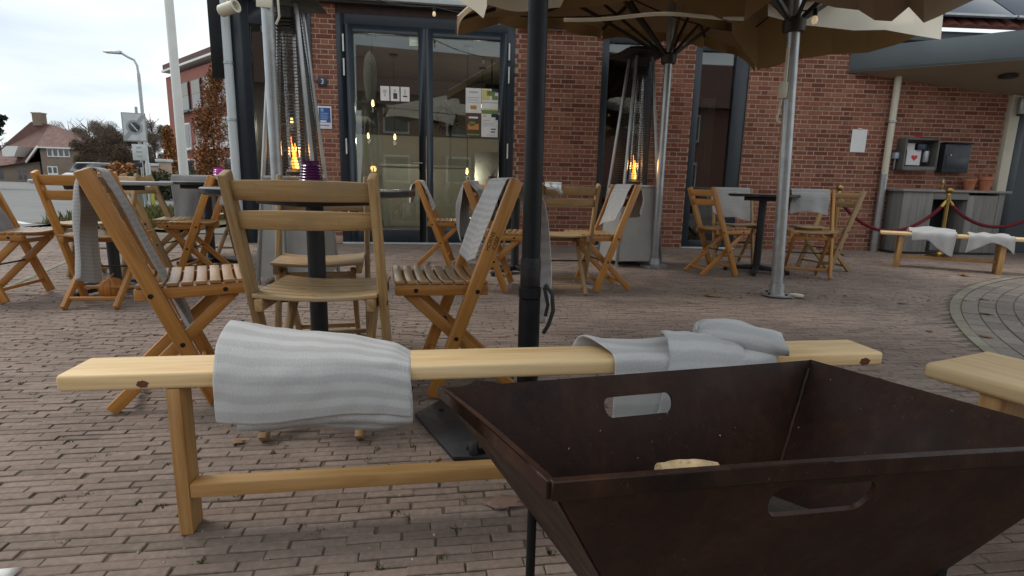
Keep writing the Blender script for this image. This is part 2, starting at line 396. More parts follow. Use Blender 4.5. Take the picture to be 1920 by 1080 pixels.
# round patch with a light kerb ring and concentric grey pavers
patch = thing("paved_circle",None,None); patch["kind"]="structure"
def arcbox(r0,r1,a0,a1,z0=-.03,z1=0.0,k=3):
    vs=[]
    for z in (z0,z1):
        for r in (r0,r1):
            for q in range(k+1):
                t=a0+(a1-a0)*q/k; vs.append((RC[0]+r*math.cos(t),RC[1]+r*math.sin(t),z+(0 if z==z0 else 0)))
    n1=k+1; fs=[]
    for q in range(k):
        fs.append((2*n1+q, 3*n1+q, 3*n1+q+1, 2*n1+q+1)); fs.append((n1+q,n1+q+1,3*n1+q+1,3*n1+q)[::-1]); fs.append((q,q+1,2*n1+q+1,2*n1+q))
    fs.append((0,n1,3*n1,2*n1)[::-1]); fs.append((k,n1+k,3*n1+k,2*n1+k))
    return vs,fs
NK=30
for q in range(NK):
    t0=R(98)+q*R(66)/NK; mb=MB(); mb.add(*arcbox(RR-.04,RR+.02,t0+.0006,t0+R(66)/NK-.0006,z1=.004)); mb.build('kerb_stone',M_kerb,patch,smooth=False)
mb=MB()
for ring in range(34):
    r1=RR-.046-ring*.098; cnt=int(R(66)*r1/.20)
    for q in range(cnt):
        t0=R(98)+(q+.5*(ring%2))*R(66)/cnt
        mb.add(*arcbox(r1-.092,r1-.002,t0+.004/r1,t0+R(66)/cnt-.004/r1,z1=random.uniform(-.002,.002),k=2))
o=mb.build('grey_pavers',M_greypaver,patch,smooth=False); o['kind']='stuff'
# roadway left of the plaza
road = sheet('road', [(-9.6,-6),(-9.0,7.2),(-7.7,8.3),(-9.5,19),(-22,60),(-60,120),(-140,120),(-140,-6)], -.022, M_asphalt)
M_line=simple('road_paint',(.55,.55,.52),.7,0,.15,4)
sheet('road_marking', [(-10.4,10.6),(-8.1,9.0),(-8.05,9.12),(-10.3,10.75)], -.017, M_line)
# pale kerb strip that crosses the left of the plaza
a,b=G(-20,553),G(132,487)
d=(b-a); nrm=Vector((-d.y,d.x,0)).normalized()
strip=thing("kerb_strip",None,None)
if 'label' in strip: del strip['label']
strip['kind']='structure'
for k in range(9):
    p0=a+d*(k/9.0+.004); p1=a+d*((k+1)/9.0-.004); mb=MB(); mb.beam((p0.x,p0.y,-.012),(p1.x,p1.y,-.012),.05,.034); mb.build('kerb_stone',M_kerb,strip,bevel=.003)
# grass verge with weeds near the lamp post
M_grass=simple('verge_grass',(.10,.105,.04),.95,0,.4,3,.3)
M_blade=bricks('grass_blades',[(0,(.07,.09,.02)),(.5,(.12,.13,.04)),(1,(.2,.17,.07))],.9,5)
verge=sheet('verge',[(-8.2,9.3),(-5.3,8.5),(-5.0,13),(-9.5,17)],-.012,M_grass)
def blades(name, N, fx, mat_, h=(.04,.14), wd=.008):
    V=[];F_=[]
    for i in range(N):
        x,y,z=fx(); t=random.random()*6.28; hh=random.uniform(*h); l=random.uniform(-.6,.6)*hh; m_=random.uniform(-.6,.6)*hh
        dx,dy=math.cos(t)*wd,math.sin(t)*wd; o_=len(V)
        V+=[(x-dx,y-dy,z),(x+dx,y+dy,z),(x+dx*.6+l*.5,y+dy*.6+m_*.5,z+hh*.6),(x+l,y+m_,z+hh)]; F_+=[(o_,o_+1,o_+2),(o_,o_+2,o_+3)]
    o=raw(name,V,F_,mat_); o['kind']='stuff'; return o
o=blades('grass',5000,lambda:(lambda a_,b_:(-8.0+a_*2.6-b_*.9,9.2+b_*4.5-a_*.5,-.012))(random.random(),random.random()),M_blade,(.05,.22),.012)
o['label']='rough grass and weeds on the verge by the lamp post'
# moss and small weeds in the paving joints
M_moss=bricks('joint_moss',[(0,(.055,.07,.015)),(.6,(.09,.11,.03)),(1,(.13,.12,.05))],1,30)
sel=[i for i in range(n) if vis[i] and P[i,1]<3.2]
spots=[(lambda i:(P[i,0]+random.choice((-1,1))*PL/2*cu+random.uniform(-.01,.01), P[i,1]+random.uniform(-.006,.006)))(random.choice(sel)) for _ in range(240)]
def mossp():
    s_=random.choice(spots); return (s_[0]+random.gauss(0,.006),s_[1]+random.gauss(0,.006),-.008)
o=blades('joint_moss',7000,mossp,M_moss,(.005,.015),.0028); o['label']='moss and tiny weeds in the joints of the clay paving'
# crumbs and grit
V=[];F_=[]
for k in range(420):
    i=random.choice(sel); x,y=P[i,0]+random.uniform(-.06,.06),P[i,1]+random.uniform(-.02,.02); s_=random.uniform(.0012,.0038); o_=len(V)
    V+=[(x-s_,y,.001),(x+s_*.7,y-s_,.001),(x+s_*.6,y+s_,.001),(x,y,.001+s_*1.1)]; F_+=[(o_,o_+1,o_+3),(o_+1,o_+2,o_+3),(o_+2,o_,o_+3)]
M_grit=bricks('grit',[(0,(.12,.09,.06)),(.5,(.4,.36,.3)),(1,(.62,.6,.54))],.9,30)
o=raw('grit',V,F_,M_grit); o['kind']='stuff'; o['label']='scattered grit and crumbs on the paving'
# ================================================================== THE CAFE
cafe = thing('cafe_building','red brick cafe with dark framed doors and slate grey porch roof','building',(0,7.40,0))
AL, AR = R(8), R(3.2)
def wallM(ang, off=0.0):   # local (s, depth towards camera, z) in the cafe's own frame
    d=Vector((math.cos(ang),math.sin(ang),0)); nrm=Vector((math.sin(ang),-math.cos(ang),0))
    M=Matrix.Identity(4); M.col[0][:3]=d; M.col[1][:3]=-nrm; M.col[2][:3]=(0,0,1); return M
ML, MR = wallM(AL), wallM(AR)
def lb(M, s0,s1,d0,d1,z0,z1, mb=None):
    # box spanning s0..s1 along the wall, d0..d1 outwards, z0..z1
    mb = mb or MB(); P_=[(s0,-d1,z0),(s1,-d1,z0),(s1,-d0,z0),(s0,-d0,z0),(s0,-d1,z1),(s1,-d1,z1),(s1,-d0,z1),(s0,-d0,z1)]
    return mb.hexa([M@Vector(p) for p in P_])
# brickwork in Flemish bond, bricks proud of a recessed mortar bed
COURSE, ST, HD, JT = .0585, .186, .082, .0115
def bond(s0,s1,z0,z1,seed):
    r_=random.Random(seed); out_=[]; per=ST+HD+2*JT
    for ci in range(int((z1-z0)/COURSE)):
        z=z0+ci*COURSE; s=math.floor((s0-.5)/per)*per+(0 if ci%2==0 else per/2)+r_.uniform(-.006,.006); k=0
        while s<s1:
            l=ST if k%2==0 else HD
            a,b=max(s,s0),min(s+l,s1)
            if b-a>.02: out_.append((a,b,z+JT/2,z+COURSE-JT/2,r_.uniform(.002,.0065)))
            s+=l+JT; k+=1
    return out_
panels=[(ML,AL,-2.53,-2.24,.10,2.92,1),(ML,AL,-.03,.02,.0,2.92,2),(MR,AR,.02,1.10,0,2.76,3),(MR,AR,1.80,2.33,0,2.76,4),(MR,AR,3.07,6.70,0,2.76,5)]
allb=[]
wallo = MB(); pilo = MB()
for (M,an,s0,s1,z0,z1,sd_) in panels:
    lb(M,s0,s1,-.24,0,0,z1+.1,wallo if M is MR else pilo)
    for b_ in bond(s0,s1,z0,z1,sd_): allb.append((M,an)+b_)
lb(MR,1.10,1.80,-.2,0,2.72,2.86,wallo); lb(MR,2.33,3.07,-.2,0,2.66,2.86,wallo)
for (s0,s1,zz0) in ((1.10,1.80,2.72),(2.33,3.07,2.66)):
    for b_ in bond(s0,s1,zz0,2.79,9): allb.append((MR,AR)+b_)
wall_part = wallo.build('wall', M_mortar, cafe, smooth=False)
pilo2 = MB(); lb(ML,-.03,.02,-.24,0,0,3.02,pilo2); pilo2.build('door_reveal', M_mortar, cafe, smooth=False)
pil = MB(); lb(ML,-2.53,-2.24,-.24,0,0,3.02,pil); pil.build('pillar', M_mortar, cafe, smooth=False)
def cam_d(b):
    M,an,a_,c_,z0,z1,pr=b; p=M@Vector(((a_+c_)/2,0,(z0+z1)/2))
    vis_=1 if (.9<p.z<2.6 and (p.x>.1 and p.x<4.9)) else 0
    return (-vis_, -(c_-a_)>-.17, p.length)
allb.sort(key=lambda b:(0 if (1.05<b[4]<2.35 and ((b[0] is MR and (.1<b[2]<1.0 or 1.9<b[2]<2.2 or 3.1<b[2]<4.7)) or b[2]<-2.2)) else 1, -(b[3]-b[2])*100//3, random.random()))
shared={}
for b in allb[:300]:
    M,an,a_,c_,z0,z1,pr=b; key=(round(c_-a_,2), an)
    if key not in shared:
        mb=MB(); mb.box((0,0,0),(c_-a_,.03,z1-z0)); shared[key]=mb.mesh('brick',M_brick,bevel=.003,seg=1,smooth=False)
    o=link('brick',shared[key],wall_part); p=M@Vector(((a_+c_)/2, .015-pr, (z0+z1)/2)); o.location=p; o.rotation_euler=(0,0,an)
mb=MB()
for b in allb[300:]:
    M,an,a_,c_,z0,z1,pr=b
    e=.003; P_=[(a_,0,z0),(c_,0,z0),(c_,0,z1),(a_,0,z1),(a_,-pr+e,z0),(c_,-pr+e,z0),(c_,-pr+e,z1),(a_,-pr+e,z1),(a_+e,-pr,z0+e),(c_-e,-pr,z0+e),(c_-e,-pr,z1-e),(a_+e,-pr,z1-e)]
    mb.add([M@Vector(p) for p in P_],[(0,1,5,4),(1,2,6,5),(2,3,7,6),(3,0,4,7),(4,5,9,8),(5,6,10,9),(6,7,11,10),(7,4,8,11),(8,9,10,11)])
o=mb.build('bricks',M_brick,wall_part,smooth=False); o['kind']='stuff'
# plinth below pillar
lb(ML,-2.53,-2.24,-.01,.008,0,.10,MB()).build('plinth',M_mortar,cafe,bevel=.003)
# --- left window bay
fr=MB()
for (a_,b_,z0,z1) in ((-3.44,-3.24,0,2.92),(-2.66,-2.53,0,2.92),(-3.24,-2.66,2.62,2.92),(-3.24,-2.66,0,.16)): lb(ML,a_,b_,-.07,.02,z0,z1,fr)
wf=fr.build('window_frame',M_frame,cafe,bevel=.004); lb(ML,-3.24,-2.66,-.03,-.018,.16,2.62,MB()).build('pane',M_glass,wf,smooth=False)
M_side0=simple('dark_lintel',(.05,.03,.025),.8)
# --- double door
fr=MB()
for (a_,b_,z0,z1) in ((-2.24,-2.13,0,2.80),(-.13,-.03,0,2.80),(-2.13,-.13,2.69,2.80)): lb(ML,a_,b_,-.08,.012,z0,z1,fr)
fr.build('door_frame',M_frame,cafe,bevel=.004)
lb(ML,-2.24,-.03,-.1,.03,0,.022,MB()).build('door_sill',M_zinc,cafe,bevel=.003)
for (a_,b_) in ((-2.125,-1.165),(-1.155,-.135)):
    fr=MB()
    for (p,q,z0,z1) in ((a_,a_+.085,.03,2.685),(b_-.085,b_,.03,2.685),(a_+.085,b_-.085,.03,.19),(a_+.085,b_-.085,2.59,2.685)): lb(ML,p,q,-.055,.026,z0,z1,fr)
    leaf=fr.build('door_leaf',M_frame,cafe,bevel=.004)
    lb(ML,a_+.085,b_-.085,-.022,-.010,.19,2.59,MB()).build('pane',M_glass,leaf,smooth=False)
    hs = a_-.028 if a_<-2 else b_+.028
    for (z0,z1) in ((2.36,2.56),(2.08,2.28),(1.14,1.33),(.35,.54)):
        mb=MB(); mb.tube([ML@Vector((hs,-.04,z0)),ML@Vector((hs,-.04,z1))],.0095,10); mb.build('hinge',M_white,leaf)
    if a_<-2:
        mb=MB(); s_=b_-.045; mb.tube([ML@Vector((s_,-.026,1.05)),ML@Vector((s_,-.07,1.05)),ML@Vector((s_-.11,-.07,1.05))],.009,8); mb.build('door_handle',M_steel,leaf)
# --- narrow windows of the right wall
for (a_,b_,top) in ((1.10,1.80,2.72),(2.33,3.07,2.66)):
    fr=MB(); lw=.09; rw=.19 if a_>2 else .13
    for (p,q,z0,z1) in ((a_,a_+lw,0,top),(b_-rw,b_,0,top),(a_+lw,b_-rw,top-.09,top),(a_+lw,b_-rw,0,.10),(a_+lw,b_-rw,.78,.83)): lb(MR,p,q,-.1,-.015 if q!=a_+lw else .002,z0,z1,fr)
    wf=fr.build('window_frame',M_frame,cafe,bevel=.004)
    for (z0,z1) in ((.10,.78),(.83,top-.09)): lb(MR,a_+lw,b_-rw,-.06,-.048,z0,z1,MB()).build('pane',M_glass,wf,smooth=False)
    lb(MR,a_-.0,b_,-.04,.035,-.01,.012,MB()).build('sill',M_zinc,wf,bevel=.003)
lb(ML,-2.53,.02,-.2,-.012,2.802,2.899,MB()).build('lintel',M_side0,cafe,smooth=False)
# --- interior rooms (seen through the panes)
rm=MB()
lb(ML,-3.4,.9,-4.6,-4.5,0,3.0,rm); lb(ML,.9,1.0,-4.6,-.25,0,3.0,rm)
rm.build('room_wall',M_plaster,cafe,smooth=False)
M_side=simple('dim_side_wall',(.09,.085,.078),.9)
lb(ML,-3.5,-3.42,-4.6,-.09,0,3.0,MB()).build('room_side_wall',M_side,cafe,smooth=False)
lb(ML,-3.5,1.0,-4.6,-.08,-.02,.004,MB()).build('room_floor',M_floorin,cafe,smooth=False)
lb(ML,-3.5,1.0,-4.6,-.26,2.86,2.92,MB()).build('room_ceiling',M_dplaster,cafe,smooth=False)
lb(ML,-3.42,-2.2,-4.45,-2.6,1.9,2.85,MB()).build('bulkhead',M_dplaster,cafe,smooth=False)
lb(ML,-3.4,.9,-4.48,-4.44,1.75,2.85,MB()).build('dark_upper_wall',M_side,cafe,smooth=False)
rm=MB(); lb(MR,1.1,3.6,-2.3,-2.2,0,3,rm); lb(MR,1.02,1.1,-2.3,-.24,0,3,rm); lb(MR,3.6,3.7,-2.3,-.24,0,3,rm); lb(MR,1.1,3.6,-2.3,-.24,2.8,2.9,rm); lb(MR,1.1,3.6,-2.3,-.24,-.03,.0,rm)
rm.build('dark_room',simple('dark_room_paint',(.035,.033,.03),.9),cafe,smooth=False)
cu_=MB()
cu_.grid(lambda u,v:MR@Vector((2.62+u*.20, .42+.03*math.sin(u*40), .05+v*2.0)),36,2); o=cu_.build('curtain',simple('beige_curtain',(.20,.18,.14),.9),cafe); solid(o,.006)
# bar, shelves, lamps inside
bar=MB(); lb(ML,-2.0,.2,-3.6,-3.0,0,1.08,bar); bar.build('bar_counter',M_plaster,cafe,bevel=.01)
lb(ML,-2.05,.25,-3.65,-2.95,1.081,1.13,MB()).build('bar_top',simple('bar_top',(.42,.4,.36),.4),cafe,bevel=.006)
# --- roof edge, fascia and gutter
lb(ML,-3.62,.05,-.1,.16,2.935,3.25,MB()).build('fascia',M_zinc,cafe,bevel=.006)
lb(ML,-3.6,.05,-.1,.10,2.90,2.934,MB()).build('soffit',M_dark,cafe,smooth=False)
lb(MR,.05,6.9,-.1,.14,2.765,2.885,MB()).build('fascia',M_awning,cafe,bevel=.006)
# sloping tiled roof above the right wall with solar panels
M_tile=bricks('roof_tile_red',[(0,(.12,.042,.032)),(1,(.18,.062,.046))],.8,20)
SL=R(38)
def roofpt(s,t,h=0): return MR@Vector((s, -.30+t*math.cos(SL)-h*math.sin(SL), 2.93+t*math.sin(SL)+h*math.cos(SL)))
mb=MB(); mb.hexa([roofpt(.1,0,-.05),roofpt(9.5,0,-.05),roofpt(9.5,0,0),roofpt(.1,0,0)]+[roofpt(.1,5,-.05),roofpt(9.5,5,-.05),roofpt(9.5,5,0),roofpt(.1,5,0)])
roof=mb.build('roof',M_tile,cafe,smooth=False)
mb=MB(); s_=4.2; tile=[]
while s_<9.3:
    mb=MB(); pts=[]
    for q in range(7):
        a_=math.pi*q/6; pts.append((s_+.09-.09*math.cos(a_), -.01+.032*math.sin(a_)))
    vs=[roofpt(x,-.03,h) for x,h in pts]+[roofpt(x,.36,h+.01) for x,h in pts]+[roofpt(x,-.03,h-.014) for x,h in pts]
    fs=[(i,i+1,7+i+1,7+i) for i in range(6)]+[(14+i,14+i+1,i+1,i) for i in range(6)]
    mb.add(vs,fs); o=mb.build('roof_tile',M_tile,roof); s_+=.20
M_solar=simple('solar_panel',(.035,.042,.06),.18,0,.1,3,.0,.6)
for k in range(4):
    a_=3.2+k*1.55; mb=MB(); mb.hexa([roofpt(a_,.02,.075),roofpt(a_+1.52,.02,.075),roofpt(a_+1.52,.02,.11),roofpt(a_,.02,.11),roofpt(a_,1.9,.09),roofpt(a_+1.52,1.9,.09),roofpt(a_+1.52,1.9,.13),roofpt(a_,1.9,.13)])
    sp=mb.build('solar_panel',M_solar,roof,bevel=.004)
    for t in (.02,1.9):
        mb=MB(); mb.beam(roofpt(a_,t,.11),roofpt(a_+1.52,t,.11),.02,.025); mb.build('rail',M_galv,sp)
# --- porch roof on the right
A0=MR@Vector((4.40,-.015,0)); A1=Vector((A0.x+1.82*2.2,A0.y-2.2,0)); B1=MR@Vector((9.6,0,0))
def P3(p,z): return (p.x,p.y,z)
mb=MB(); mb.add([P3(A0,2.362),P3(A1,2.40),P3(A1,2.80),P3(A0,2.66), P3(A0+Vector((.05,.06,0)),2.362),P3(A1+Vector((.05,.06,0)),2.40),P3(A1+Vector((.05,.06,0)),2.80),P3(A0+Vector((.05,.06,0)),2.66)],
  [(0,1,2,3),(7,6,5,4),(3,2,6,7),(4,5,1,0),(0,3,7,4),(1,5,6,2)])
po=mb.build('porch_fascia',M_awning,cafe,bevel=.004)
B2=MR@Vector((6.95,0.0,0)); B3=MR@Vector((9.6,0,0))
M_soff=simple('soffit_board',(.30,.25,.185),.7,0,.08,2,.05)
mb=MB(); mb.add([P3(A0,2.364),P3(A1,2.402),P3(B3,2.2),P3(B2,2.12),P3(A0,2.395),P3(A1,2.43),P3(B3,2.24),P3(B2,2.15)],[(0,1,2,3)[::-1],(4,5,6,7),(0,1,5,4),(1,2,6,5),(2,3,7,6),(3,0,4,7)]); mb.build('porch_soffit',M_soff,cafe,smooth=False)
mb=MB(); mb.add([P3(A0,2.62),P3(A1,2.76),P3(B3,2.95),P3(A0,2.66),P3(A1,2.80),P3(B3,2.99)],[(0,1,2),(3,4,5)[::-1]]); mb.build('porch_deck',M_zinc,cafe,smooth=False)
mb=MB(); q=G(1890,147,2.25); mb.lathe([(.0,2.30),(.09,2.30),(.10,2.265),(.09,2.255),(0,2.255)],20,(q.x-0,q.y-7.4,0)); mb.build('recessed_light',M_dark,cafe)
# entrance at the far right: cream post, dark door
lb(MR,6.72,6.86,-.05,.05,0,2.16,MB()).build('door_post',M_cream,cafe,bevel=.006)
lb(MR,6.87,7.0,-.12,.02,0,2.16,MB()).build('door_frame',M_frame,cafe,bevel=.004)
lb(MR,7.0,9.6,-.2,-.1,0,2.16,MB()).build('entrance_wall',M_frame,cafe,smooth=False)
# corner trim of the left end: dark rain board
lb(ML,-3.66,-3.53,-.02,.10,1.98,3.2,MB()).build('corner_board',M_black,cafe,bevel=.004)
lb(ML,-3.46,-3.44,-.3,.01,0,2.92,MB()).build('corner_post',M_frame,cafe,smooth=False)
lb(ML,-3.50,-3.42,-5,-.3,0,3.0,MB()).build('end_wall',M_frame,cafe,smooth=False)
for ch in cafe.children: pass
def WP(M,s,d,z): return Vector((0,7.40,0))+M@Vector((s,-d,z))
# --------------------------------------------------------------- things fixed to the cafe
def pipe(name,label,pts,r,mat_,clips,grp=None):
    t=thing(name,label,'drainpipe',pts[0]); b0=Vector(pts[0])
    mb=MB(); mb.tube([Vector(p)-b0 for p in pts],r,14); mb.build('pipe',mat_,t)
    for z in clips:
        mb=MB(); mb.lathe([(r+.001,-.016),(r+.007,-.014),(r+.007,.014),(r+.001,.016)],14,(0,0,z)); mb.build('clip',M_galv,t)
    return t
c0=WP(ML,-3.475,.085,0)
pipe('drainpipe','pale green grey drainpipe at the left corner of the cafe',[c0,c0+Vector((0,0,2.88))],.05,M_zinc,(.6,1.5,2.15))
c1=WP(MR,5.05,.075,0)
t=pipe('drainpipe','cream drainpipe with grey lower length beside the meter box',[c1+Vector((0,0,1.05)),c1+Vector((0,0,2.34))],.042,M_cream,())
t.location=c1
for ch in list(t.children): ch.location=(0,0,1.05)
mb=MB(); mb.tube([(0,0,0),(0,0,1.06)],.047,14); mb.build('lower_pipe',M_galv,t)
for z in (.3,1.0,1.75):
    mb=MB(); mb.lathe([(.048,-.016),(.055,-.014),(.055,.014),(.048,.016)],14,(0,0,z)); mb.build('clip',M_galv,t)
def plate(name,label,cat,M,s0,s1,z0,z1,d,mat_,th=.006,bev=.001):
    mb=MB(); lb(M,s0-(s0+s1)/2,s1-(s0+s1)/2,0,th,z0-(z0+z1)/2,z1-(z0+z1)/2,mb); o=mb.build(name,mat_,None,bevel=bev); o.location=WP(M,(s0+s1)/2,d,(z0+z1)/2)
    if label: tag(o,label,cat)
    return o
def sub(par,name,M,s0,s1,z0,z1,d0,d1,mat_,bev=0):   # piece of a plate, coordinates relative to the plate's centre
    mb=MB(); lb(M,s0,s1,d0,d1,z0,z1,mb); return mb.build(name,mat_,par,bevel=bev,smooth=False)
M_blue=simple('sign_blue',(.03,.09,.30),.4); M_dblue=simple('number_blue',(.02,.035,.06),.35); M_inkw=simple('sign_white',(.75,.76,.78),.5)
def text(par,body,size,M,s,z,d,mat_,name='lettering',ext=.0008):
    cv=bpy.data.curves.new(name,'FONT'); cv.body=body; cv.size=size; cv.align_x='CENTER'; cv.align_y='CENTER'; cv.extrude=ext
    o=bpy.data.objects.new(name,cv); C.objects.link(o); dg=bpy.context.evaluated_depsgraph_get(); me=bpy.data.meshes.new_from_object(o.evaluated_get(dg)); bpy.data.objects.remove(o)
    me.materials.clear(); me.materials.append(mat_); o=link(name,me,par)
    an=math.atan2(M.col[0][1],M.col[0][0]); o.rotation_euler=(R(90),0,an); o.location=M@Vector((s,-d,z)); return o
p=plate('house_number','small dark blue house number plate on the brick pillar','house number',ML,-2.475,-2.365,1.945,2.055,.012,M_dblue)
text(p,'3',.085,ML,0,0,.0068,M_inkw)
p=plate('wall_sign','blue and white notice on the brick pillar below the number plate','sign',ML,-2.49,-2.325,1.44,1.71,.012,M_inkw)
sub(p,'blue_field',ML,-.07,.07,-.06,.118,.006,.0075,M_blue)
M_pale=simple('sign_pale_blue',(.25,.38,.6),.5)
for k in range(4): sub(p,'text_line',ML,-.05,.045-.012*(k%2),.045-k*.022,.055-k*.022,.0076,.0085,M_pale)
sub(p,'pictogram',ML,-.045,-.012,.07,.108,.0076,.0085,M_pale); 
mb=MB(); mb.prism([(-.055,-.05),(.06,-.05),(.06,.0),(.03,-.02),(-.01,-.035)],.001,Matrix.Translation((0,0,0))); 
sub(p,'white_wedge',ML,-.055,.02,-.055,-.035,.0076,.0085,M_inkw)
sub(p,'text_line',ML,-.06,.05,-.098,-.088,.006,.0075,M_blue)
p=plate('paper_notice','blank white paper taped to the brick wall left of the drainpipe','paper',MR,4.56,4.77,1.345,1.645,.013,M_paper,.002,0)
sub(p,'tape',MR,-.03,.03,.135,.165,.002,.003,M_cream)
# posters inside the right leaf, exit sticker, three picture cards
def poster(name,label,s0,s1,z0,z1,base,blocks,d=-.026):
    p=plate(name,label,'poster',ML,s0,s1,z0,z1,d,base,.003,0); w_,h_=s1-s0,z1-z0
    for (a_,b_,c_,e_,m_) in blocks: sub(p,'print',ML,-w_/2+a_*w_,-w_/2+b_*w_,-h_/2+c_*h_,-h_/2+e_*h_,.0031,.0037,m_)
    return p
M_pw=simple('poster_white',(.72,.7,.66),.6); M_pr=simple('poster_brown',(.09,.05,.025),.6); M_pg=simple('poster_green',(.16,.24,.07),.6); M_po=simple('poster_orange',(.5,.22,.06),.6); M_pb=simple('poster_blue',(.1,.2,.42),.6); M_py=simple('poster_yellow',(.62,.55,.2),.6); M_pk=simple('poster_dark',(.04,.04,.04),.6); M_pgr=simple('poster_grey',(.45,.44,.42),.6)
DP=-.008
def pp(*a,**k): return poster(*a,**k,d=DP)
pp('poster','white poster with small print, upper left of the four in the door',-.655,-.455,1.705,2.01,M_pw,[(.2,.8,.8,.88,M_pgr),(.15,.85,.6,.63,M_pgr),(.15,.75,.5,.53,M_pgr),(.15,.85,.4,.43,M_pgr),(.3,.7,.15,.3,M_po)])
pp('poster','poster of a green and yellow landscape, upper right of the four in the door',-.45,-.235,1.705,2.01,M_pw,[(0,1,0,.14,M_pg),(.1,.95,.14,.2,M_py),(0,1,.42,.46,M_pgr),(.02,.5,.55,.95,M_py),(.3,.8,.72,.92,M_pg),(.62,.98,.56,.72,M_pg),(.6,1,.86,1,M_dblue)])
pp('poster','dark brown poster with orange print, lower left of the four in the door',-.655,-.455,1.41,1.70,M_pr,[(.2,.8,.78,.86,M_pw),(.15,.85,.3,.55,M_po),(.25,.6,.45,.65,M_pg),(.1,.9,.05,.12,M_pg)])
pp('poster','pale blue and white poster, lower right of the four in the door',-.45,-.235,1.41,1.70,M_pw,[(.6,1,.86,1,M_dblue),(.85,1,.75,.86,M_dblue),(.1,.3,.86,.97,M_py),(.1,.55,.7,.73,M_pgr),(.1,.75,.58,.6,M_pgr),(.1,.7,.48,.5,M_pgr),(.58,.88,.32,.37,M_pk),(.58,.82,.2,.25,M_pk),(.3,.85,.08,.1,M_pgr)])
pp('exit_sticker','pale green sticker at the top of the left door leaf',-1.36,-1.25,2.475,2.60,simple('sticker_green',(.55,.62,.5),.5),[(.2,.8,.4,.6,M_pw),(.5,.85,.7,.85,M_pw)])
for k,(nm,bl) in enumerate((('knife',[(.3,.7,.55,.75,M_pgr),(.4,.6,.3,.5,M_pgr)]),('pot',[(.3,.75,.15,.55,M_pk),(.35,.6,.6,.8,M_pgr)]),('glass',[(.25,.75,.3,.4,M_pk),(.42,.58,.45,.85,M_pgr)]))):
    pp('picture_card',('leftmost','middle','rightmost')[k]+' of three white picture cards in a row on the left door leaf',-1.725+k*.125,-1.615+k*.125,1.81,1.985,M_pw,bl)
# meter box with papers behind a pane
t=thing('meter_box','open grey meter box with papers and a red heart','meter box',WP(MR,5.46,.005,1.33),AR)
I4=Matrix.Identity(4)
bx=MB()
for (a_,b_,z0,z1,d0,d1) in ((-.24,.24,-.21,.21,0,.02),(-.24,-.215,-.21,.21,.02,.16),(.215,.24,-.21,.21,.02,.16),(-.215,.215,.185,.21,.02,.16),(-.215,.215,-.21,-.16,.02,.16)): lb(I4,a_,b_,d0,d1,z0,z1,bx)
bx.build('case',simple('meter_case',(.12,.115,.105),.5,0,.2,6),t,bevel=.004)
lb(I4,-.19,.19,.02,.03,-.15,.17,MB()).build('back_board',M_dark,t,smooth=False)
pa=lb(I4,-.12,.08,.05,.054,-.14,.06,MB()).build('heart_card',M_paper,t,smooth=False)
mb=MB(); hp=[]
for q in range(24):
    a_=2*math.pi*q/24; hp.append((.0028*16*math.sin(a_)**3,.0028*(13*math.cos(a_)-5*math.cos(2*a_)-2*math.cos(3*a_)-math.cos(4*a_))))
mb.prism(hp,.002,Matrix.Translation((-.01,-.055,-.04))@Matrix.Rotation(R(90),4,'X')); mb.build('heart',simple('heart_red',(.6,.03,.03),.5),pa,smooth=False)
lb(I4,-.13,-.02,.045,.048,.05,.15,MB()).build('note',M_paper,t,smooth=False)
lb(I4,.0,.13,.04,.08,.06,.14,MB()).build('meter',M_dblue,t,bevel=.004)
lb(I4,.10,.16,.04,.10,-.1,.05,MB()).build('meter',M_galv,t,bevel=.004)
lb(I4,-.3,-.245,0,.08,-.06,.02,MB()).build('socket',simple('socket_blue',(.4,.52,.6),.4),t,bevel=.006)
mb=MB(); mb.tube([(-.27,-.04,-.06),(-.27,-.04,-.2)],.012,8); mb.build('conduit',M_galv,t)
mb=MB(); mb.tube([(-.12,-.1,.215),(-.06,-.11,.235),(.02,-.1,.23),(.06,-.1,.215)],.010,8); mb.build('red_cable',simple('red_plastic',(.45,.03,.03),.4),t)
# letterbox
t=thing('letterbox','black metal letterbox on the wall right of the meter box','letterbox',WP(MR,6.0,.005,1.30),AR)
lb(I4,-.185,.185,0,.12,-.20,.18,MB()).build('body',M_frame,t,bevel=.006); lb(I4,-.19,.19,0,.15,.181,.20,MB()).build('lid',M_black,t,bevel=.004)
lb(I4,-.15,.15,.121,.126,-.14,.02,MB()).build('door',M_frame,t,bevel=.003); mb=MB(); mb.tube([(-.1,-.126,.03),(-.1,-.135,.03)],.012,10); mb.build('lock',M_steel,t)
# corner spot lamp (cream cylinder on the dark corner board)
q=AT(428,16,6.60); t=thing('spot_lamp','cream cylindrical spotlight at the top of the cafe corner','spotlight',q)
Mx=Matrix.Rotation(R(78),3,'Y')@Matrix.Rotation(R(18),3,'X')
mb=MB(); mb.lathe([(0,-.11),(.058,-.11),(.066,-.10),(.066,.095),(.072,.10),(.072,.115),(.05,.115),(.045,.06),(0,.06)],20,M=Mx); mb.build('housing',M_cream,t)
mb=MB(); mb.tube([(-.03,.05,.02),(-.03,.05,.22)],.012,8); mb.tube([(.05,.05,.02),(.05,.05,.22)],.012,8); mb.tube([(-.03,.05,.2),(.02,.25,.25)],.012,8); mb.build('bracket',M_cream,t)
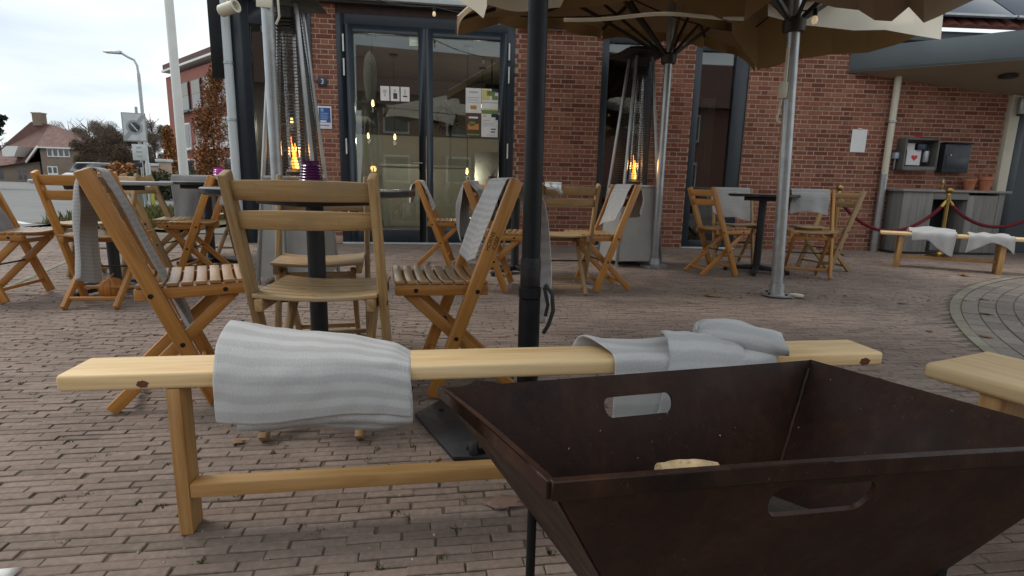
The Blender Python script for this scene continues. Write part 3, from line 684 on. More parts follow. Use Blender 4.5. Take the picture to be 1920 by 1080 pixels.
# wall lamp beside the entrance
q=WP(MR,6.80,.06,2.0); t=thing('wall_lamp','short grey tube lamp beside the entrance post under the porch','wall lamp',q)
mb=MB(); mb.lathe([(0,-.11),(.045,-.11),(.05,-.10),(.05,.10),(.045,.11),(0,.11)],16,(0,-.06,0)); mb.build('housing',M_galv,t); mb=MB(); mb.lathe([(0,-.13),(.04,-.13),(.04,-.111),(0,-.111)],16,(0,-.06,0)); mb.build('lens',M_dark,t); mb=MB(); mb.tube([(0,.0,0),(0,-.05,0)],.015,8); mb.build('arm',M_galv,t)
# ================================================================== PENDANTS AND STRING LIGHTS
M_bulb=emit('warm_bulb',(1,.62,.22),3.0)
def pendant(s,d,z,label):
    q=WP(ML,s,-d,0); t=thing('pendant_lamp',label,'lamp',q,group='pendant lamps inside the cafe')
    mb=MB(); mb.lathe([(0,z-.045),(.016,z-.035),(.023,z-.008),(.017,z+.03),(.010,z+.05),(0,z+.05)],14); b_=mb.build('bulb',M_bulb,t)
    mb=MB(); mb.tube([(0,0,z+.04),(0,0,2.85)],.005,6); mb.build('cord',M_black,t)
    mb=MB(); mb.lathe([(.0,2.86),(.07,2.855),(.075,2.83),(0,2.825)],14); mb.build('rose',M_black,t)
    l=bpy.data.lights.new('bulb_light','POINT'); l.energy=6.5; l.color=(1,.86,.66); l.shadow_soft_size=.04
    lo=bpy.data.objects.new('bulb_light',l); C.objects.link(lo); lo.parent=t; lo.location=(0,0,z-.09)
    return t
pendant(-1.95,1.2,1.93,'lit pendant bulb hanging highest behind the left door leaf')
pendant(-1.72,2.3,1.55,'lit pendant bulb hanging low in the middle of the left leaf')
pendant(-2.25,3.1,1.62,'lit pendant bulb nearest the left edge of the left leaf')
pendant(-.55,1.5,1.0,'low lit bulb in the lower right of the right door leaf')
pendant(-3.05,1.0,1.62,'lit pendant bulb behind the window left of the brick pillar')
pendant(-.2,3.0,2.2,'lit pendant bulb behind the posters deep in the cafe')
t=thing('wreath','dark leafy wreath hanging inside the right door leaf','wreath',WP(ML,-.92,-.07,1.63),AL)
M_wre=bricks('wreath_leaves',[(0,(.012,.016,.012)),(1,(.05,.05,.035))],.8,20)
g_=np.random.default_rng(4); V=[];F_=[]
for k in range(900):
    a_=g_.random()*6.283; r_=.13+g_.normal()*.028; c0=Vector((r_*math.cos(a_),g_.normal()*.015,r_*math.sin(a_))); d1=Vector(g_.normal(size=3)).normalized()*.018; d2=d1.cross(Vector(g_.normal(size=3))).normalized()*.007; o_=len(V); V+=[tuple(c0-d1),tuple(c0+d2),tuple(c0+d1),tuple(c0-d2)]; F_.append((o_,o_+1,o_+2,o_+3))
raw('leaves',V,F_,M_wre,t)
mb=MB(); mb.tube([(.12*math.cos(R(k*20)),0,.12*math.sin(R(k*20))) for k in range(19)],.016,8); mb.build('ring',M_wre,t)
# speaker and notice board inside
t=thing('loudspeaker','black loudspeaker high on the wall inside the right leaf','loudspeaker',WP(ML,-.1,-2.2,2.25),AL)
mb=MB(); mb.box((0,0,0),(.26,.24,.36)); mb.build('cabinet',M_black,t,bevel=.01)
for z,r in ((-.06,.085),(.1,.045)):
    mb=MB(); mb.lathe([(0,0),(r,0),(r,.012),(r*.8,.015),(r*.3,.002),(0,.008)],20,(0,-.121,z),Matrix.Rotation(R(90),3,'X')); mb.build('driver',M_dark,t)
mb=MB(); mb.tube([(0,.1,.18),(0,.1,.61)],.012,8); mb.build('bracket',M_black,t)
t=thing('whiteboard','pale board on a dark stand inside the right leaf','board',WP(ML,-.12,-1.6,0),AL)
mb=MB(); mb.box((0,0,1.0),(.6,.02,.62)); mb.build('panel',simple('board_pale',(.5,.5,.45),.5),t,bevel=.003)
mb=MB(); mb.box((0,0,.67),(.66,.04,.035)); mb.build('ledge',M_black,t,bevel=.003)
for x in (-.27,.27):
    mb=MB(); mb.beam((x,.03,0),(x,.03,1.3),.03,.03); mb.build('leg',M_black,t)
# string of lights under the fascia and between the parasols
def cable(name,label,pts,bulbs,sag=.06,lit=True):
    o0=Vector(pts[0]); t=thing(name,label,'string lights',o0); path=[]
    for a_,b_ in zip(pts[:-1],pts[1:]):
        a_,b_=Vector(a_),Vector(b_)
        for q in range(8):
            u=q/8; p=a_.lerp(b_,u); p.z-=sag*4*u*(1-u); path.append(p-o0)
    path.append(Vector(pts[-1])-o0)
    mb=MB(); mb.tube(path,.006,6); mb.build('cable',M_black,t)
    for i in bulbs:
        p=path[min(i,len(path)-1)]
        mb=MB(); mb.lathe([(0,0),(.014,-.004),(.017,-.03),(.013,-.05)],10,p); h=mb.build('lamp_holder',M_black,t)
        mb=MB(); mb.lathe([(.010,-.05),(.018,-.066),(.020,-.082),(.014,-.097),(0,-.103)],12,p); mb.build('bulb',MT['bulb_glass'],h)
    return t
m,n_,b_=mat('bulb_glass'); b_.inputs['Base Color'].default_value=(.8,.62,.4,1); b_.inputs['Roughness'].default_value=.1; b_.inputs['Emission Color'].default_value=(1,.75,.4,1); b_.inputs['Emission Strength'].default_value=.25
cable('string_lights','black string lights running along the front above the cafe door',[WP(ML,-2.3,.30,2.98),WP(ML,-1.75,.45,2.86),WP(ML,-1.05,.7,2.74),WP(ML,-.35,1.0,2.62),WP(MR,.9,1.6,2.5)],(0,16,24),.03)
# ================================================================== FOLDING CHAIRS
def make_chair(wm, seatm, seed):
    r_=random.Random(seed); t=bpy.data.objects.new('folding_chair',None); C.objects.link(t)
    for s in (-1,1):
        mb=MB(); mb.beam((.08,s*.205,.012),(-.228,s*.205,.818),.026,.050,(1,0,.35)); mb.build('leg',wm,t,bevel=.006,seg=3)
        mb=MB(); mb.beam((.165,s*.145,.405),(-.237,s*.145,.01),.024,.042,(1,0,1)); mb.build('leg',wm,t,bevel=.005)
        mb=MB(); mb.beam((-.135,s*.172,.412),(.208,s*.172,.418),.026,.042); mb.build('seat_rail',wm,t,bevel=.006)
        for (x,z) in ((-.086,.412),(-.008,.236),(.135,.415)):
            mb=MB(); yy=s*.2195 if x!=.135 else s*.186; mb.tube([(x,yy-s*.004,z),(x,yy,z)],.0085,10); mb.build('bolt',M_bolt,t)
    # two curved back rails
    for (zc,h) in ((.768,.056),(.682,.054)):
        def fn(u,v,zc=zc,h=h):
            pass
        mb=MB(); N=10; vs=[]
        for q in range(N+1):
            y=-.195+.39*q/N; bow=-.026*(1-(2*q/N-1)**2); sagz=.004*(1-(2*q/N-1)**2)
            for (dz,dx) in ((-h/2,-.008),(-h/2,.008),(h/2,.008),(h/2,-.008)):
                z=zc+dz*(1 if dz<0 else 1.0)+ (sagz if dz>0 else -sagz*.3); x=.08-.381*z+dx+bow; vs.append((x,y,z))
        fs=[];us=[]
        for q in range(N):
            for k in range(4):
                fs.append((q*4+k,q*4+(k+1)%4,q*4+4+(k+1)%4,q*4+4+k)); vv=(k%2)*h; v2=((k+1)%2)*h
                us.append([(q*.039+zc,k*.03),(q*.039+zc,k*.03+.03),(q*.039+.039+zc,k*.03+.03),(q*.039+.039+zc,k*.03)])
        fs+= [(3,2,1,0),tuple(N*4+k for k in range(4))]; us+=[[(0,0)]*4]*2
        mb.add(vs,fs,us); mb.build('back_rail',wm,t,bevel=.004)
    # dished seat slats
    ns=8
    for i in range(ns):
        x0=-.112+i*.0435; N=6; vs=[]
        for q in range(N+1):
            y=-.192+.384*q/N; dip=-.013*(1-(2*q/N-1)**2)
            for (dx,dz) in ((-.0175,0),(.0175,0),(.0175,.013),(-.0175,.013)): vs.append((x0+dx,y,.436+dip+dz+ .004*i/ns))
        fs=[];us=[]; ou=r_.random()*9
        for q in range(N):
            for k in range(4):
                fs.append((q*4+k,q*4+4+k,q*4+4+(k+1)%4,q*4+(k+1)%4)); us.append([(q*.064+ou,k*.03),(q*.064+.064+ou,k*.03),(q*.064+.064+ou,k*.03+.03),(q*.064+ou,k*.03+.03)])
        fs+=[(0,1,2,3),tuple(N*4+k for k in (3,2,1,0))]; us+=[[(0,0)]*4]*2
        mb=MB(); mb.add(vs,fs,us); mb.build('slat',seatm,t,bevel=.003)
    for (x,z,hw,tt) in ((-.19,.062,.133,.018),(.15,.385,.133,.02),(.045,.09,.192,.016)):
        mb=MB(); mb.beam((x,-hw,z),(x,hw,z),tt,tt*1.3); mb.build('stretcher',wm,t,bevel=.004)
    mb=MB(); mb.tube([(-.008,-.205,.236),(-.008,.205,.236)],.0055,8); mb.build('pivot_rod',M_bolt,t)
    return t
KIDS={}
protoA=make_chair(M_chair,wood('seat_slat_oiled',(.27,.13,.04),(.40,.22,.08),(.50,.31,.14),.33,coat=.25),1)
protoB=make_chair(M_chair2,wood('seat_slat_weathered',(.28,.17,.07),(.42,.28,.13),(.50,.36,.19),.45,grey=(.34,.26,.16)),2)
for p_ in (protoA,protoB): KIDS[p_.name]=list(p_.children)
used=set(); CH={}
def chair(key,x,y,deg,label,kind='A',grp='folding chairs around the terrace tables'):
    pr=protoA if kind=='A' else protoB
    if kind not in used: o=pr; used.add(kind)
    else:
        o=pr.copy(); C.objects.link(o)
        for ch in KIDS[pr.name]:
            c=ch.copy(); C.objects.link(c); c.parent=o
    o.location=(x,y,0); o.rotation_euler=(0,0,R(deg)); tag(o,label,'chair',grp); CH[key]=o; return o
chair('C1',-.632,1.805,95,'weathered folding chair seen from behind, closest to the bench with towels','B')
chair('C2',-1.222,1.985,29,'orange brown folding chair at the left end of the bench, towel through its back')
chair('C3',-.262,2.15,194,'orange brown folding chair with stamped letters on its post beside the black pole')
chair('C10',-.90,2.55,-76,'weathered folding chair on the far side of the nearest black table','B')
chair('C4',-2.58,3.43,98,'brown folding chair with its back to us in front of the left table')
chair('C5',-3.24,3.47,8,'folding chair cut by the left edge of the picture','A')
chair('C7',-3.27,4.28,-88,'weathered folding chair facing us on the far side of the left table','B')
chair('C20',-3.02,4.78,8,'pale folding chair half hidden behind the left table, seat towards the lantern','B')
chair('C8',-3.12,5.62,92,'folding chair wholly covered by a hanging dark grey towel, below the white flagpole','B')
chair('C9',-2.66,4.55,190,'orange folding chair seen from the side in front of the towel covered chair')
chair('C11',-.698,5.43,2,'orange folding chair nearest the cafe door, white towel on its back')
chair('C12',-.108,4.22,-6,'folding chair with bunched striped grey towel, right behind the stamped chair')
chair('C13',-.30,5.85,-92,'brown folding chair facing us in front of the right door leaf')
chair('C14',.375,4.18,97,'weathered folding chair with its back to us right of the black pole','B')
chair('C15',.664,4.326,195,'orange folding chair with light towel in front of the right heater')
chair('C16',1.968,5.22,12,'bare orange folding chair in front of the right narrow window')
chair('C17',2.42,5.98,-95,'folding chair with draped grey towel behind the bare orange chair','B')
chair('C18',2.76,5.10,-108,'folding chair facing us with folded towel right of the steel pole','A')
chair('C19',3.19,5.62,195,'pale folding chair tilted beside the brass post, right of the steel pole','B')
# stamped letters on the near post of the chair by the pole
def post_text(ch,lines,size,u0):
    o0=CH[ch]
    d=Vector((.08+.242,0,-.833)).normalized()
    for k,tx in enumerate(lines):
        cv=bpy.data.curves.new('stamp','FONT'); cv.body=tx; cv.size=size; cv.align_x='CENTER'; cv.align_y='CENTER'; cv.extrude=.0003
        o=bpy.data.objects.new('stamp',cv); C.objects.link(o); me=bpy.data.meshes.new_from_object(o.evaluated_get(bpy.context.evaluated_depsgraph_get())); bpy.data.objects.remove(o)
        me.materials.clear(); me.materials.append(M_bolt); o=link('stamp',me,o0)
        # text x axis up along the post, normal +y
        X=-d; Z=Vector((0,1,0)); Y=Z.cross(X)
        M=Matrix.Identity(4); M.col[0][:3]=X; M.col[1][:3]=Y; M.col[2][:3]=Z
        pos=Vector((-.228,.2185,.818))+d*u0+Y*(.011-.022*k); M.col[3][:3]=pos; o.matrix_local=M
post_text('C3',['HORNS','IOSEF'],.021,.24)
# ================================================================== TOWELS ON CHAIRS
def chair_towel(key,label,zf,zb,width=.34,yo=0,m_=None,seed=0,fold=.012,fx=.035,bx=.0,skew=0.0,flare=0,belly=.03,taper=1.0):
    r_=random.Random(seed); ph=[r_.uniform(0,6.28) for _ in range(6)]
    xt=lambda z:.08-.381*z
    path=[]
    N1=14
    for q in range(N1): z=zf+(.775-zf)*q/N1; path.append((xt(z)+fx,z))
    for q in range(7):
        a_=math.pi*q/6; path.append((xt(.815)+.004+.026*math.cos(a_), .805+.022*math.sin(a_)))
    for q in range(1,N1+1): z=.80-(.80-zb)*q/N1; path.append((xt(.815)-.03-bx-belly*math.sin(min(1,q/N1)*2.4), z))
    S=[0]
    for a_,b_ in zip(path[:-1],path[1:]): S.append(S[-1]+math.hypot(b_[0]-a_[0],b_[1]-a_[1]))
    n=len(path)-1; top=N1+3
    def fn(u,v):
        j=min(n,int(round(v*n))); x,z=path[j]; dist=abs(j-top)/n*2
        wdt=width*(1-(1-taper)*dist)
        y=(u-.5)*wdt+yo+skew*dist*(1 if j>top else -1)
        a_=fold*min(1,dist*2.2); x2=x+a_*(math.sin(u*9+ph[0]+v*2)+.5*math.sin(u*17+ph[1]))*(1 if j>top else .35)
        z2=z+ (.012*math.sin(u*5+ph[2])+flare*(u-.5))*min(1,dist)*(1 if j in (0,n) or dist>.6 else .5)
        w1=mno.noise(Vector((u*2.6+seed*3.1,v*4.2,seed*1.7))); w2=mno.noise(Vector((u*7+seed,v*9,3.3))); e_=min(1,dist*2.5)
        x2+=(.020*w1+.007*w2)*e_*(1 if j>top else .4); y+=.006*math.sin(v*13+ph[3])+.012*w1*e_*(1.4 if u in (0,1) else .6); z2+=.022*mno.noise(Vector((u*3+seed,seed*2.2,.5)))*min(1,dist*1.2)
        return (x2,y,z2)
    mb=MB(); mb.grid(fn,26,n,width,S[-1]); o=mb.build('towel',m_ or M_towel3,None,ang=80); solid(o,.005); sb=o.modifiers.new('smooth','SUBSURF'); sb.levels=1; sb.render_levels=1
    o.location=CH[key].location.copy(); o.rotation_euler=CH[key].rotation_euler.copy(); tag(o,label,'towel',group='grey towels laid out on the terrace'); return o
chair_towel('C2','blue grey towel pulled through the back of the left orange chair',.24,.45,.22,.03,M_towel3,3,.018,.03,.0,belly=.012)
chair_towel('C3','light grey towel hanging long behind the black pole',.50,.24,.30,-.03,M_towel,4,.02,.03,.075,belly=.05)
chair_towel('C8','dark grey striped towel hanging flat over a whole chair back, below the flagpole',.6,.34,.42,0,M_towel2,5,.004,.03,.005,belly=0)
chair_towel('C9','crumpled grey towel slung over the orange chair left of the nearest black table',.66,.58,.2,.06,M_towel3,6,.03,.05,.02,belly=.03,skew=.05)
chair_towel('C11','small white towel on the chair nearest the cafe door',.55,.62,.3,.03,M_towel,7,.012,.04,.02)
chair_towel('C12','bunched striped grey towel with hanging point, right of the white towel',.62,.42,.4,.0,M_towel2,8,.035,.06,.0,skew=.05,flare=.2,taper=.6)
chair_towel('C15','light towel on the orange chair in front of the right heater',.52,.56,.3,0,M_towel3,9,.016,.035,.03,flare=.1)
chair_towel('C17','draped grey towel on the chair behind the bare orange chair',.5,.6,.42,-.02,M_towel3,10,.012,.03,.01,flare=-.12)
chair_towel('C18','folded grey towel over the back of the chair right of the steel pole',.60,.62,.33,.0,M_towel3,11,.015,.045,.01)
chair_towel('C5','dark grey towel on the chair cut by the left picture edge',.42,.5,.3,.0,M_towel2,12,.012,.03,.02)
chair_towel('C14','small white crumpled cloth at the far corner of the chair right of the black pole',.70,.76,.12,.13,M_towel,13,.02,.06,.01)
# ================================================================== TABLES
def table(x,y,rad,label,top,zt=.768,legs=True):
    t=thing('pedestal_table',label,'table',(x,y,0),random.uniform(0,1.5),'round terrace tables')
    mb=MB(); mb.lathe([(0,zt-.026),(rad-.012,zt-.026),(rad,zt-.020),(rad,zt-.004),(rad-.006,zt),(0,zt)],48); mb.build('tabletop',top,t)
    mb=MB(); mb.lathe([(.035,.05),(.035,zt-.06),(.036,zt-.06)],20); mb.build('pole',M_blackpowder,t)
    mb=MB(); mb.box((0,0,zt-.045),(.32,.32,.035)); mb.build('top_plate',M_blackpowder,t,bevel=.004)
    for k in range(4):
        a_=k*math.pi/2; mb=MB(); mb.beam((.02*math.cos(a_),.02*math.sin(a_),.055),(.30*math.cos(a_),.30*math.sin(a_),.03),.06,.05,w1=.05,t1=.022); ft=mb.build('foot',M_blackpowder,t,bevel=.006)
        mb=MB(); mb.lathe([(0,0),(.02,0),(.02,.02),(0,.02)],12,(.285*math.cos(a_),.285*math.sin(a_),0)); mb.build('glide',M_rubber,ft)
    return t
M_tb=simple('black_laminate',(.012,.012,.013),.3,0,.2,5,.02); M_tw=simple('pale_laminate',(.30,.31,.32),.16,0,.1,4,.02)
table(-.80,2.20,.40,'nearest round black table right behind the weathered chair',M_tb)
table(-2.80,3.78,.40,'round table with pale shiny top at the far left',M_tw)
table(-2.80,5.02,.36,'black round table behind the nearest one, left of the left heater',M_tb)
table(.02,4.98,.36,'round table between the cafe door and the right heater',M_tb)
table(2.42,5.36,.32,'round dark table left of the steel pole on the right',M_tb)
# lanterns, vase on tables
def lantern(x,y,z,label,m_,s=1.0):
    t=thing('lantern',label,'lantern',(x,y,z),0,'ribbed glass lanterns on the tables')
    prof=[(.0,0),(.052*s,0)]
    for k in range(8): prof+=[(.060*s-.0022*k*s,.012*s+k*.013*s),(.054*s-.0022*k*s,.018*s+k*.013*s)]
    prof+=[(.040*s,.122*s),(.042*s,.128*s),(.036*s,.128*s),(.034*s,.11*s),(0,.03*s)]
    mb=MB(); mb.lathe(prof,28); mb.build('ribbed_glass',m_,t); mb=MB(); mb.lathe([(0,.03*s),(.018*s,.03*s),(.018*s,.07*s),(0,.07*s)],12); mb.build('candle',M_paper,t)
M_purple=simple('purple_glass',(.10,.016,.085),.15,0,.2,6,.0,.7); M_pink=simple('pink_glass',(.55,.06,.42),.2,0,.1,6,0,.7)
lantern(-.83,2.26,.768,'purple ribbed lantern on the nearest black table',M_purple,.86)
lantern(-2.62,4.92,.768,'bright pink lantern on the table behind the nearest one',M_pink,1.0)
lantern(.22,4.9,.768,'purple lantern next to the black pole on the middle table',M_purple,.9)
t=thing('flower_vase','dark vase with dried twigs on the table before the door','vase',(-.20,5.02,.742))
mb=MB(); mb.lathe([(0,0),(.045,0),(.06,.04),(.055,.09),(.035,.12),(.04,.13),(.03,.13),(0,.05)],20); mb.build('vase',M_black,t)
for k in range(9):
    a_=random.random()*6.28; l=random.uniform(.02,.07); mb=MB(); mb.tube([(0,0,.08),(l*.4*math.cos(a_),l*.4*math.sin(a_),.16),(l*math.cos(a_),l*math.sin(a_),random.uniform(.18,.28))],[.003,.002,.001],5); mb.build('twig',simple('twig',(.12,.08,.05),.9) if 'twig' not in MT else MT['twig'],t)
t=thing('pumpkin','orange pumpkin on the ground under the left table','pumpkin',(G(212,560).x,G(212,560).y,0))
for k in range(10):
    a_=2*math.pi*k/10; mb=MB(); pts=[];rs=[]
    for q in range(9):
        b_=math.pi*q/8; pts.append((.046*math.sin(b_)*math.cos(a_)*1.0,.055*math.sin(b_)*math.sin(a_),.07-.062*math.cos(b_))); rs.append(.007+.021*math.sin(b_))
    mb.tube(pts,rs,8); mb.build('segment',simple('pumpkin_skin',(.45,.16,.02),.45) if 'pumpkin_skin' not in MT else MT['pumpkin_skin'],t)
mb=MB(); mb.tube([(0,0,.12),(.005,0,.15),(.02,.005,.17)],[.012,.008,.006],6); mb.build('stalk',M_chair2,t)
# ================================================================== BENCHES
def bench(name,label,c,yaw,L,Wd,ht,leg_in,thick=.038,legw=None,lm=None,legt=.046,ly=None,sy=0,sz=None):
    t=thing(name,label,'bench',c,yaw,'pine benches around the terrace'); lm=lm or M_pine2; legw=legw or Wd*.92; ly=ly or (-legw/2,legw/2); h2=legt/2
    mb=MB(); mb.box((0,0,ht-thick/2),(L,Wd,thick)); mb.build('seat',M_pine,t,bevel=.009,seg=3)
    for s in (-1,1):
        x=s*(L/2-leg_in); mb=MB()
        mb.hexa([(x-h2,ly[0],0),(x+h2,ly[0],0),(x+h2,ly[1],0),(x-h2,ly[1],0),(x-h2,ly[0],ht-thick),(x+h2,ly[0],ht-thick),(x+h2,ly[1],ht-thick),(x-h2,ly[1],ht-thick)])
        mb.build('leg',lm,t,bevel=.005)
    mb=MB(); xl=L/2-leg_in-h2; mb.box((0,sy,sz or ht*.31),(2*xl,.042,.034)); mb.build('stretcher',lm,t,bevel=.004)
    return t
e0,e1=Vector((-.938,1.071)),Vector((1.009,1.382)); b0_,b1_=Vector((-.983,1.184)),Vector((.947,1.515))
cen=(e0+e1+b0_+b1_)/4; dv=(e1-e0)
BY=math.atan2(dv.y,dv.x)
FBN=bench('pine_bench','long pale pine bench in front with two grey towels on it',(cen.x,cen.y,0),BY,1.955,.128,.39,.222,legt=.030,ly=(-.062,.0),sy=-.04,sz=.108)
# right bench, cut by the picture edge
bench('pine_bench','pine bench cut by the right picture edge beside the fire pit',(1.02+.137+.42*.7,1.33+.03-.91*.7,0),R(-65.2),1.40,.28,.39,.135,legw=.245)
# far bench
a_=G(1685,500); b_=G(1880,515); ang=math.atan2(b_.y-a_.y,b_.x-a_.x)
bench('pine_bench','pine bench in front of the red rope with two towels on it',((a_.x+b_.x)/2,(a_.y+b_.y)/2+.06,0),ang,1.25,.24,.385,.19,thick=.035,legw=.20)
# ================================================================== TOWELS ON THE BENCHES
def loft(name,label,M,prof_fn,nu,nv,su,sv,m_,th=.007,sub_=1,base=None):
    mb=MB(); mb.grid(lambda u,v:M@Vector(prof_fn(u,v)),nu,nv,su,sv); o=mb.build(name,m_,None,ang=80); solid(o,th)
    s_=o.modifiers.new('smooth','SUBSURF'); s_.levels=sub_; s_.render_levels=sub_; return tag(o,label,'towel',group='grey towels laid out on the terrace')
I3=Matrix.Identity(3)
def pathfn(pts):
    # resample polyline (y,z) smoothly by length
    S=[0]
    for a_,b_ in zip(pts[:-1],pts[1:]): S.append(S[-1]+math.hypot(b_[0]-a_[0],b_[1]-a_[1]))
    def f(v):
        t=v*S[-1]
        for i in range(len(S)-1):
            if t<=S[i+1]+1e-9:
                k=(t-S[i])/max(1e-9,S[i+1]-S[i]); return (pts[i][0]+(pts[i+1][0]-pts[i][0])*k, pts[i][1]+(pts[i+1][1]-pts[i][1])*k)
        return pts[-1]
    return f,S[-1]
# first towel: x along the bench (local), hanging over the front edge, puffed up at the back
def tw1(layer):
    def fn(u,v):
        hi=.072*(1-u)**.8+.012; drop=(.105,.128,.145)[layer]-(.0,.012,.02)[layer]*abs(u-.5)
        hi-=layer*.004
        pts=[(.078,.36-.03*layer),(.072,.39+hi*.75),(.050,.39+hi),(.02,.39+hi*.93),(-.035,.39+hi*.55+.004),(-.066+.004*layer,.398),(-.078+.005*layer,.37),(-.080+.006*layer,.39-drop*.6),(-.080+.010*layer,.385-drop-.006*math.sin(u*7+layer))]
        f,L=pathfn(pts); y,z=f(v)
        u2=u+.004*math.sin(v*8)
        x=(-.305+.036*layer)+ (.375-.036*layer-.01*(layer==2))*u2
        y+= .0045*math.sin(u*6+v*4+layer)*min(1,v*2); z+=.005*math.sin(u*11+1)*(1-v)*.9
        if u>.9: z-= (u-.9)*.25*(1-v)
        w1=mno.noise(Vector((u*3.2+layer*5,v*2.6,1.1))); w2=mno.noise(Vector((u*9+v*5,v*6-u*4,layer+2.0)))
        k_=min(1,v*3); y+=(.006*w1+.0028*w2)*k_-.003*k_; z+=.006*w1*(1-v)+.003*w2*(1-v); x+=.005*mno.noise(Vector((v*3,layer,u*2)))
        return (x,y,z)
    return fn
Mb=FBN.matrix_basis.copy()
Mb=Matrix.Translation(FBN.location)@Matrix.Rotation(BY,4,'Z')
tcen=Vector((-.45,1.2))
# local x of the towel on the bench
def lx(x,y): v=Vector((x,y))-cen; return v.dot(dv.normalized())
X0=lx(*G(408,700,.38).xy); X1=lx(*G(772,690,.38).xy)
def shifted(fn): return lambda u,v:(lambda p:(p[0]+.305+X0-.0+ (p[0]+.305)*((X1-X0)/.375-1), p[1],p[2]))(fn(u,v))
t0=loft('towel','large light grey towel hanging over the front of the long bench, left one',Mb,shifted(tw1(0)),44,34,.375,.36,M_towel,.006)
for l in (1,2):
    mb=MB(); f_=shifted(tw1(l)); mb.grid(lambda u,v:Mb@Vector(f_(u,.70+.30*v)),40,12,.35,.2); o=mb.build('under_layer',M_towel3 if l==2 else M_towel,t0,ang=80); solid(o,.005)
# second towel: wraps the plank, left corner curled
Xa=lx(*G(1150,690,.37).xy); Xb=lx(*G(1465,672,.38).xy)
def tw2(u,v):
    pts=[(.085,.30),(.080,.37),(.074,.398),(.06,.404),(0,.401),(-.06,.401),(-.073,.394),(-.078,.37),(-.080,.22)]
    f,L=pathfn(pts); y,z=f(v)
    back=max(0,1-v*2.0); x=Xa+(Xb-Xa)*.95*u-(1-u)*.10*back
    if u<.12: z+= (.12-u)/.12*.018*max(0,1-abs(v-.30)/.25)
    z+=.0025*math.sin(u*14)+.002*math.sin(v*20+u*6); y+=.003*math.sin(u*11+2)*(1 if abs(y)>.07 else 0)
    return (x,y,z)
t1=loft('towel','light grey towel wrapped over the long bench with a rolled fold, right one',Mb,tw2,36,30,.36,.3,M_towel,.006)
# overlapping flap
Xc=lx(*G(1255,690,.37).xy)
def flap(u,v):
    pts=[(.03,.432),(0,.438),(-.04,.43),(-.07,.408),(-.086,.37),(-.088,.20)]
    f,L=pathfn(pts); y,z=f(v); x=Xc+.02+ (.19)*u-.055*v*(1-u)
    z+=.006*math.sin(u*3.1)-(.026*u*(1-v)); z+=.0012*math.sin(u*22+v*3)
    return (x,y,z)
mb=MB(); mb.grid(lambda u,v:Mb@Vector(flap(u,v)),26,20,.2,.2); o=mb.build('flap',M_towel,t1,ang=80); solid(o,.006)
# the roll: a flattened tube running from upper left to the lower right, frilled open end
A_=Mb.inverted()@AT(1306,618,1.42); B_=Mb.inverted()@AT(1456,650,1.35)
def roll(u,v):
    c_=A_.lerp(B_,u); c_.z+=.010*math.sin(u*math.pi)
    th=2*math.pi*v; ry=.05; rz=.032+.006*u+.004*mno.noise(Vector((u*5,v*6,2)))
    if u<.16: k=math.sqrt(max(0,1-((.16-u)/.16)**2)); ry*=k; rz*=k
    fr=max(0,(u-.66)/.34); w_=1+fr*(.14*math.sin(3*th+.6)+.10*math.sin(5*th))
    return (c_.x+.014*math.sin(th*2)*fr+.006*math.sin(th), c_.y+ry*w_*math.cos(th)-.004, max(.396,c_.z-.002+rz*w_*math.sin(th)+.002*math.sin(th*3+u*9)))
mb=MB(); mb.grid(lambda u,v:Mb@Vector(roll(u,v)),30,40,.2,.2); o=mb.build('rolled_fold',M_towel,t1,ang=80); solid(o,.005)
def inner(u,v):
    th=2*math.pi*v*1.6; k=.72-.13*th/6; c_=A_.lerp(B_,.75+.24*u)
    return (c_.x, c_.y+.032*k*math.cos(th)*(1+.12*math.sin(3*th)), c_.z-.002+.020*k*math.sin(th)*(1+.2*math.sin(3*th)))
mb=MB(); mb.grid(lambda u,v:Mb@Vector(inner(u,v)),4,40,.05,.2); o=mb.build('inner_fold',M_towel,t1,ang=80); solid(o,.003)
M_knot=simple('pine_knot',(.11,.035,.016),.5,0,.3,60,.1)
for (px,py,rr_) in ((270,719,.0085),(1596,668,.0105)):
    q=Mb.inverted()@G(px,py,.365); mb=MB(); vs=[(q.x+rr_*1.5*math.cos(R(k*18))*(1+.14*math.sin(k*1.9)),-.0648,.366+rr_*math.sin(R(k*18))*(1+.12*math.sin(k*2.7+1))) for k in range(20)]
    mb.add([(x,y+.002,z) for x,y,z in vs]+[(q.x+(x-q.x)*.9,y,.366+(z-.366)*.9) for x,y,z in vs],[tuple(range(20,40))]+[(k,(k+1)%20,20+(k+1)%20,20+k) for k in range(20)]); mb.build('knot',M_knot,FBN)
# towels on the far bench
def far_towel(label,x0,x1,peak,seed):
    r_=random.Random(seed); a_=G(1685,500); b_=G(1880,515); M=Matrix.Translation(((a_.x+b_.x)/2,(a_.y+b_.y)/2+.06,0))@Matrix.Rotation(math.atan2(b_.y-a_.y,b_.x-a_.x),4,'Z')
    ph=r_.random()*6
    def fn(u,v):
        pts=[(.13,.37),(.12,.395),(.06,.40+peak*.6),(.0,.40+peak*max(0,1-abs(u-.45)*2.2)),(-.08,.398+peak*.2),(-.122,.395),(-.13,.36),(-.132,.24+.08*math.sin(u*4+ph))]
        f,L=pathfn(pts); y,z=f(v); return (x0+(x1-x0)*u+.05*(v-.5)*math.sin(u*3+ph),y+.006*math.sin(u*18+ph),z+.006*math.sin(u*15+v*8+ph))
    loft('towel',label,M,fn,26,22,.3,.4,M_towel3,.006)
far_towel('grey towel with a raised fold on the far bench, left one',-.36,.04,.07,1)
far_towel('grey towel hanging over the far bench, right one',.14,.50,.02,2)
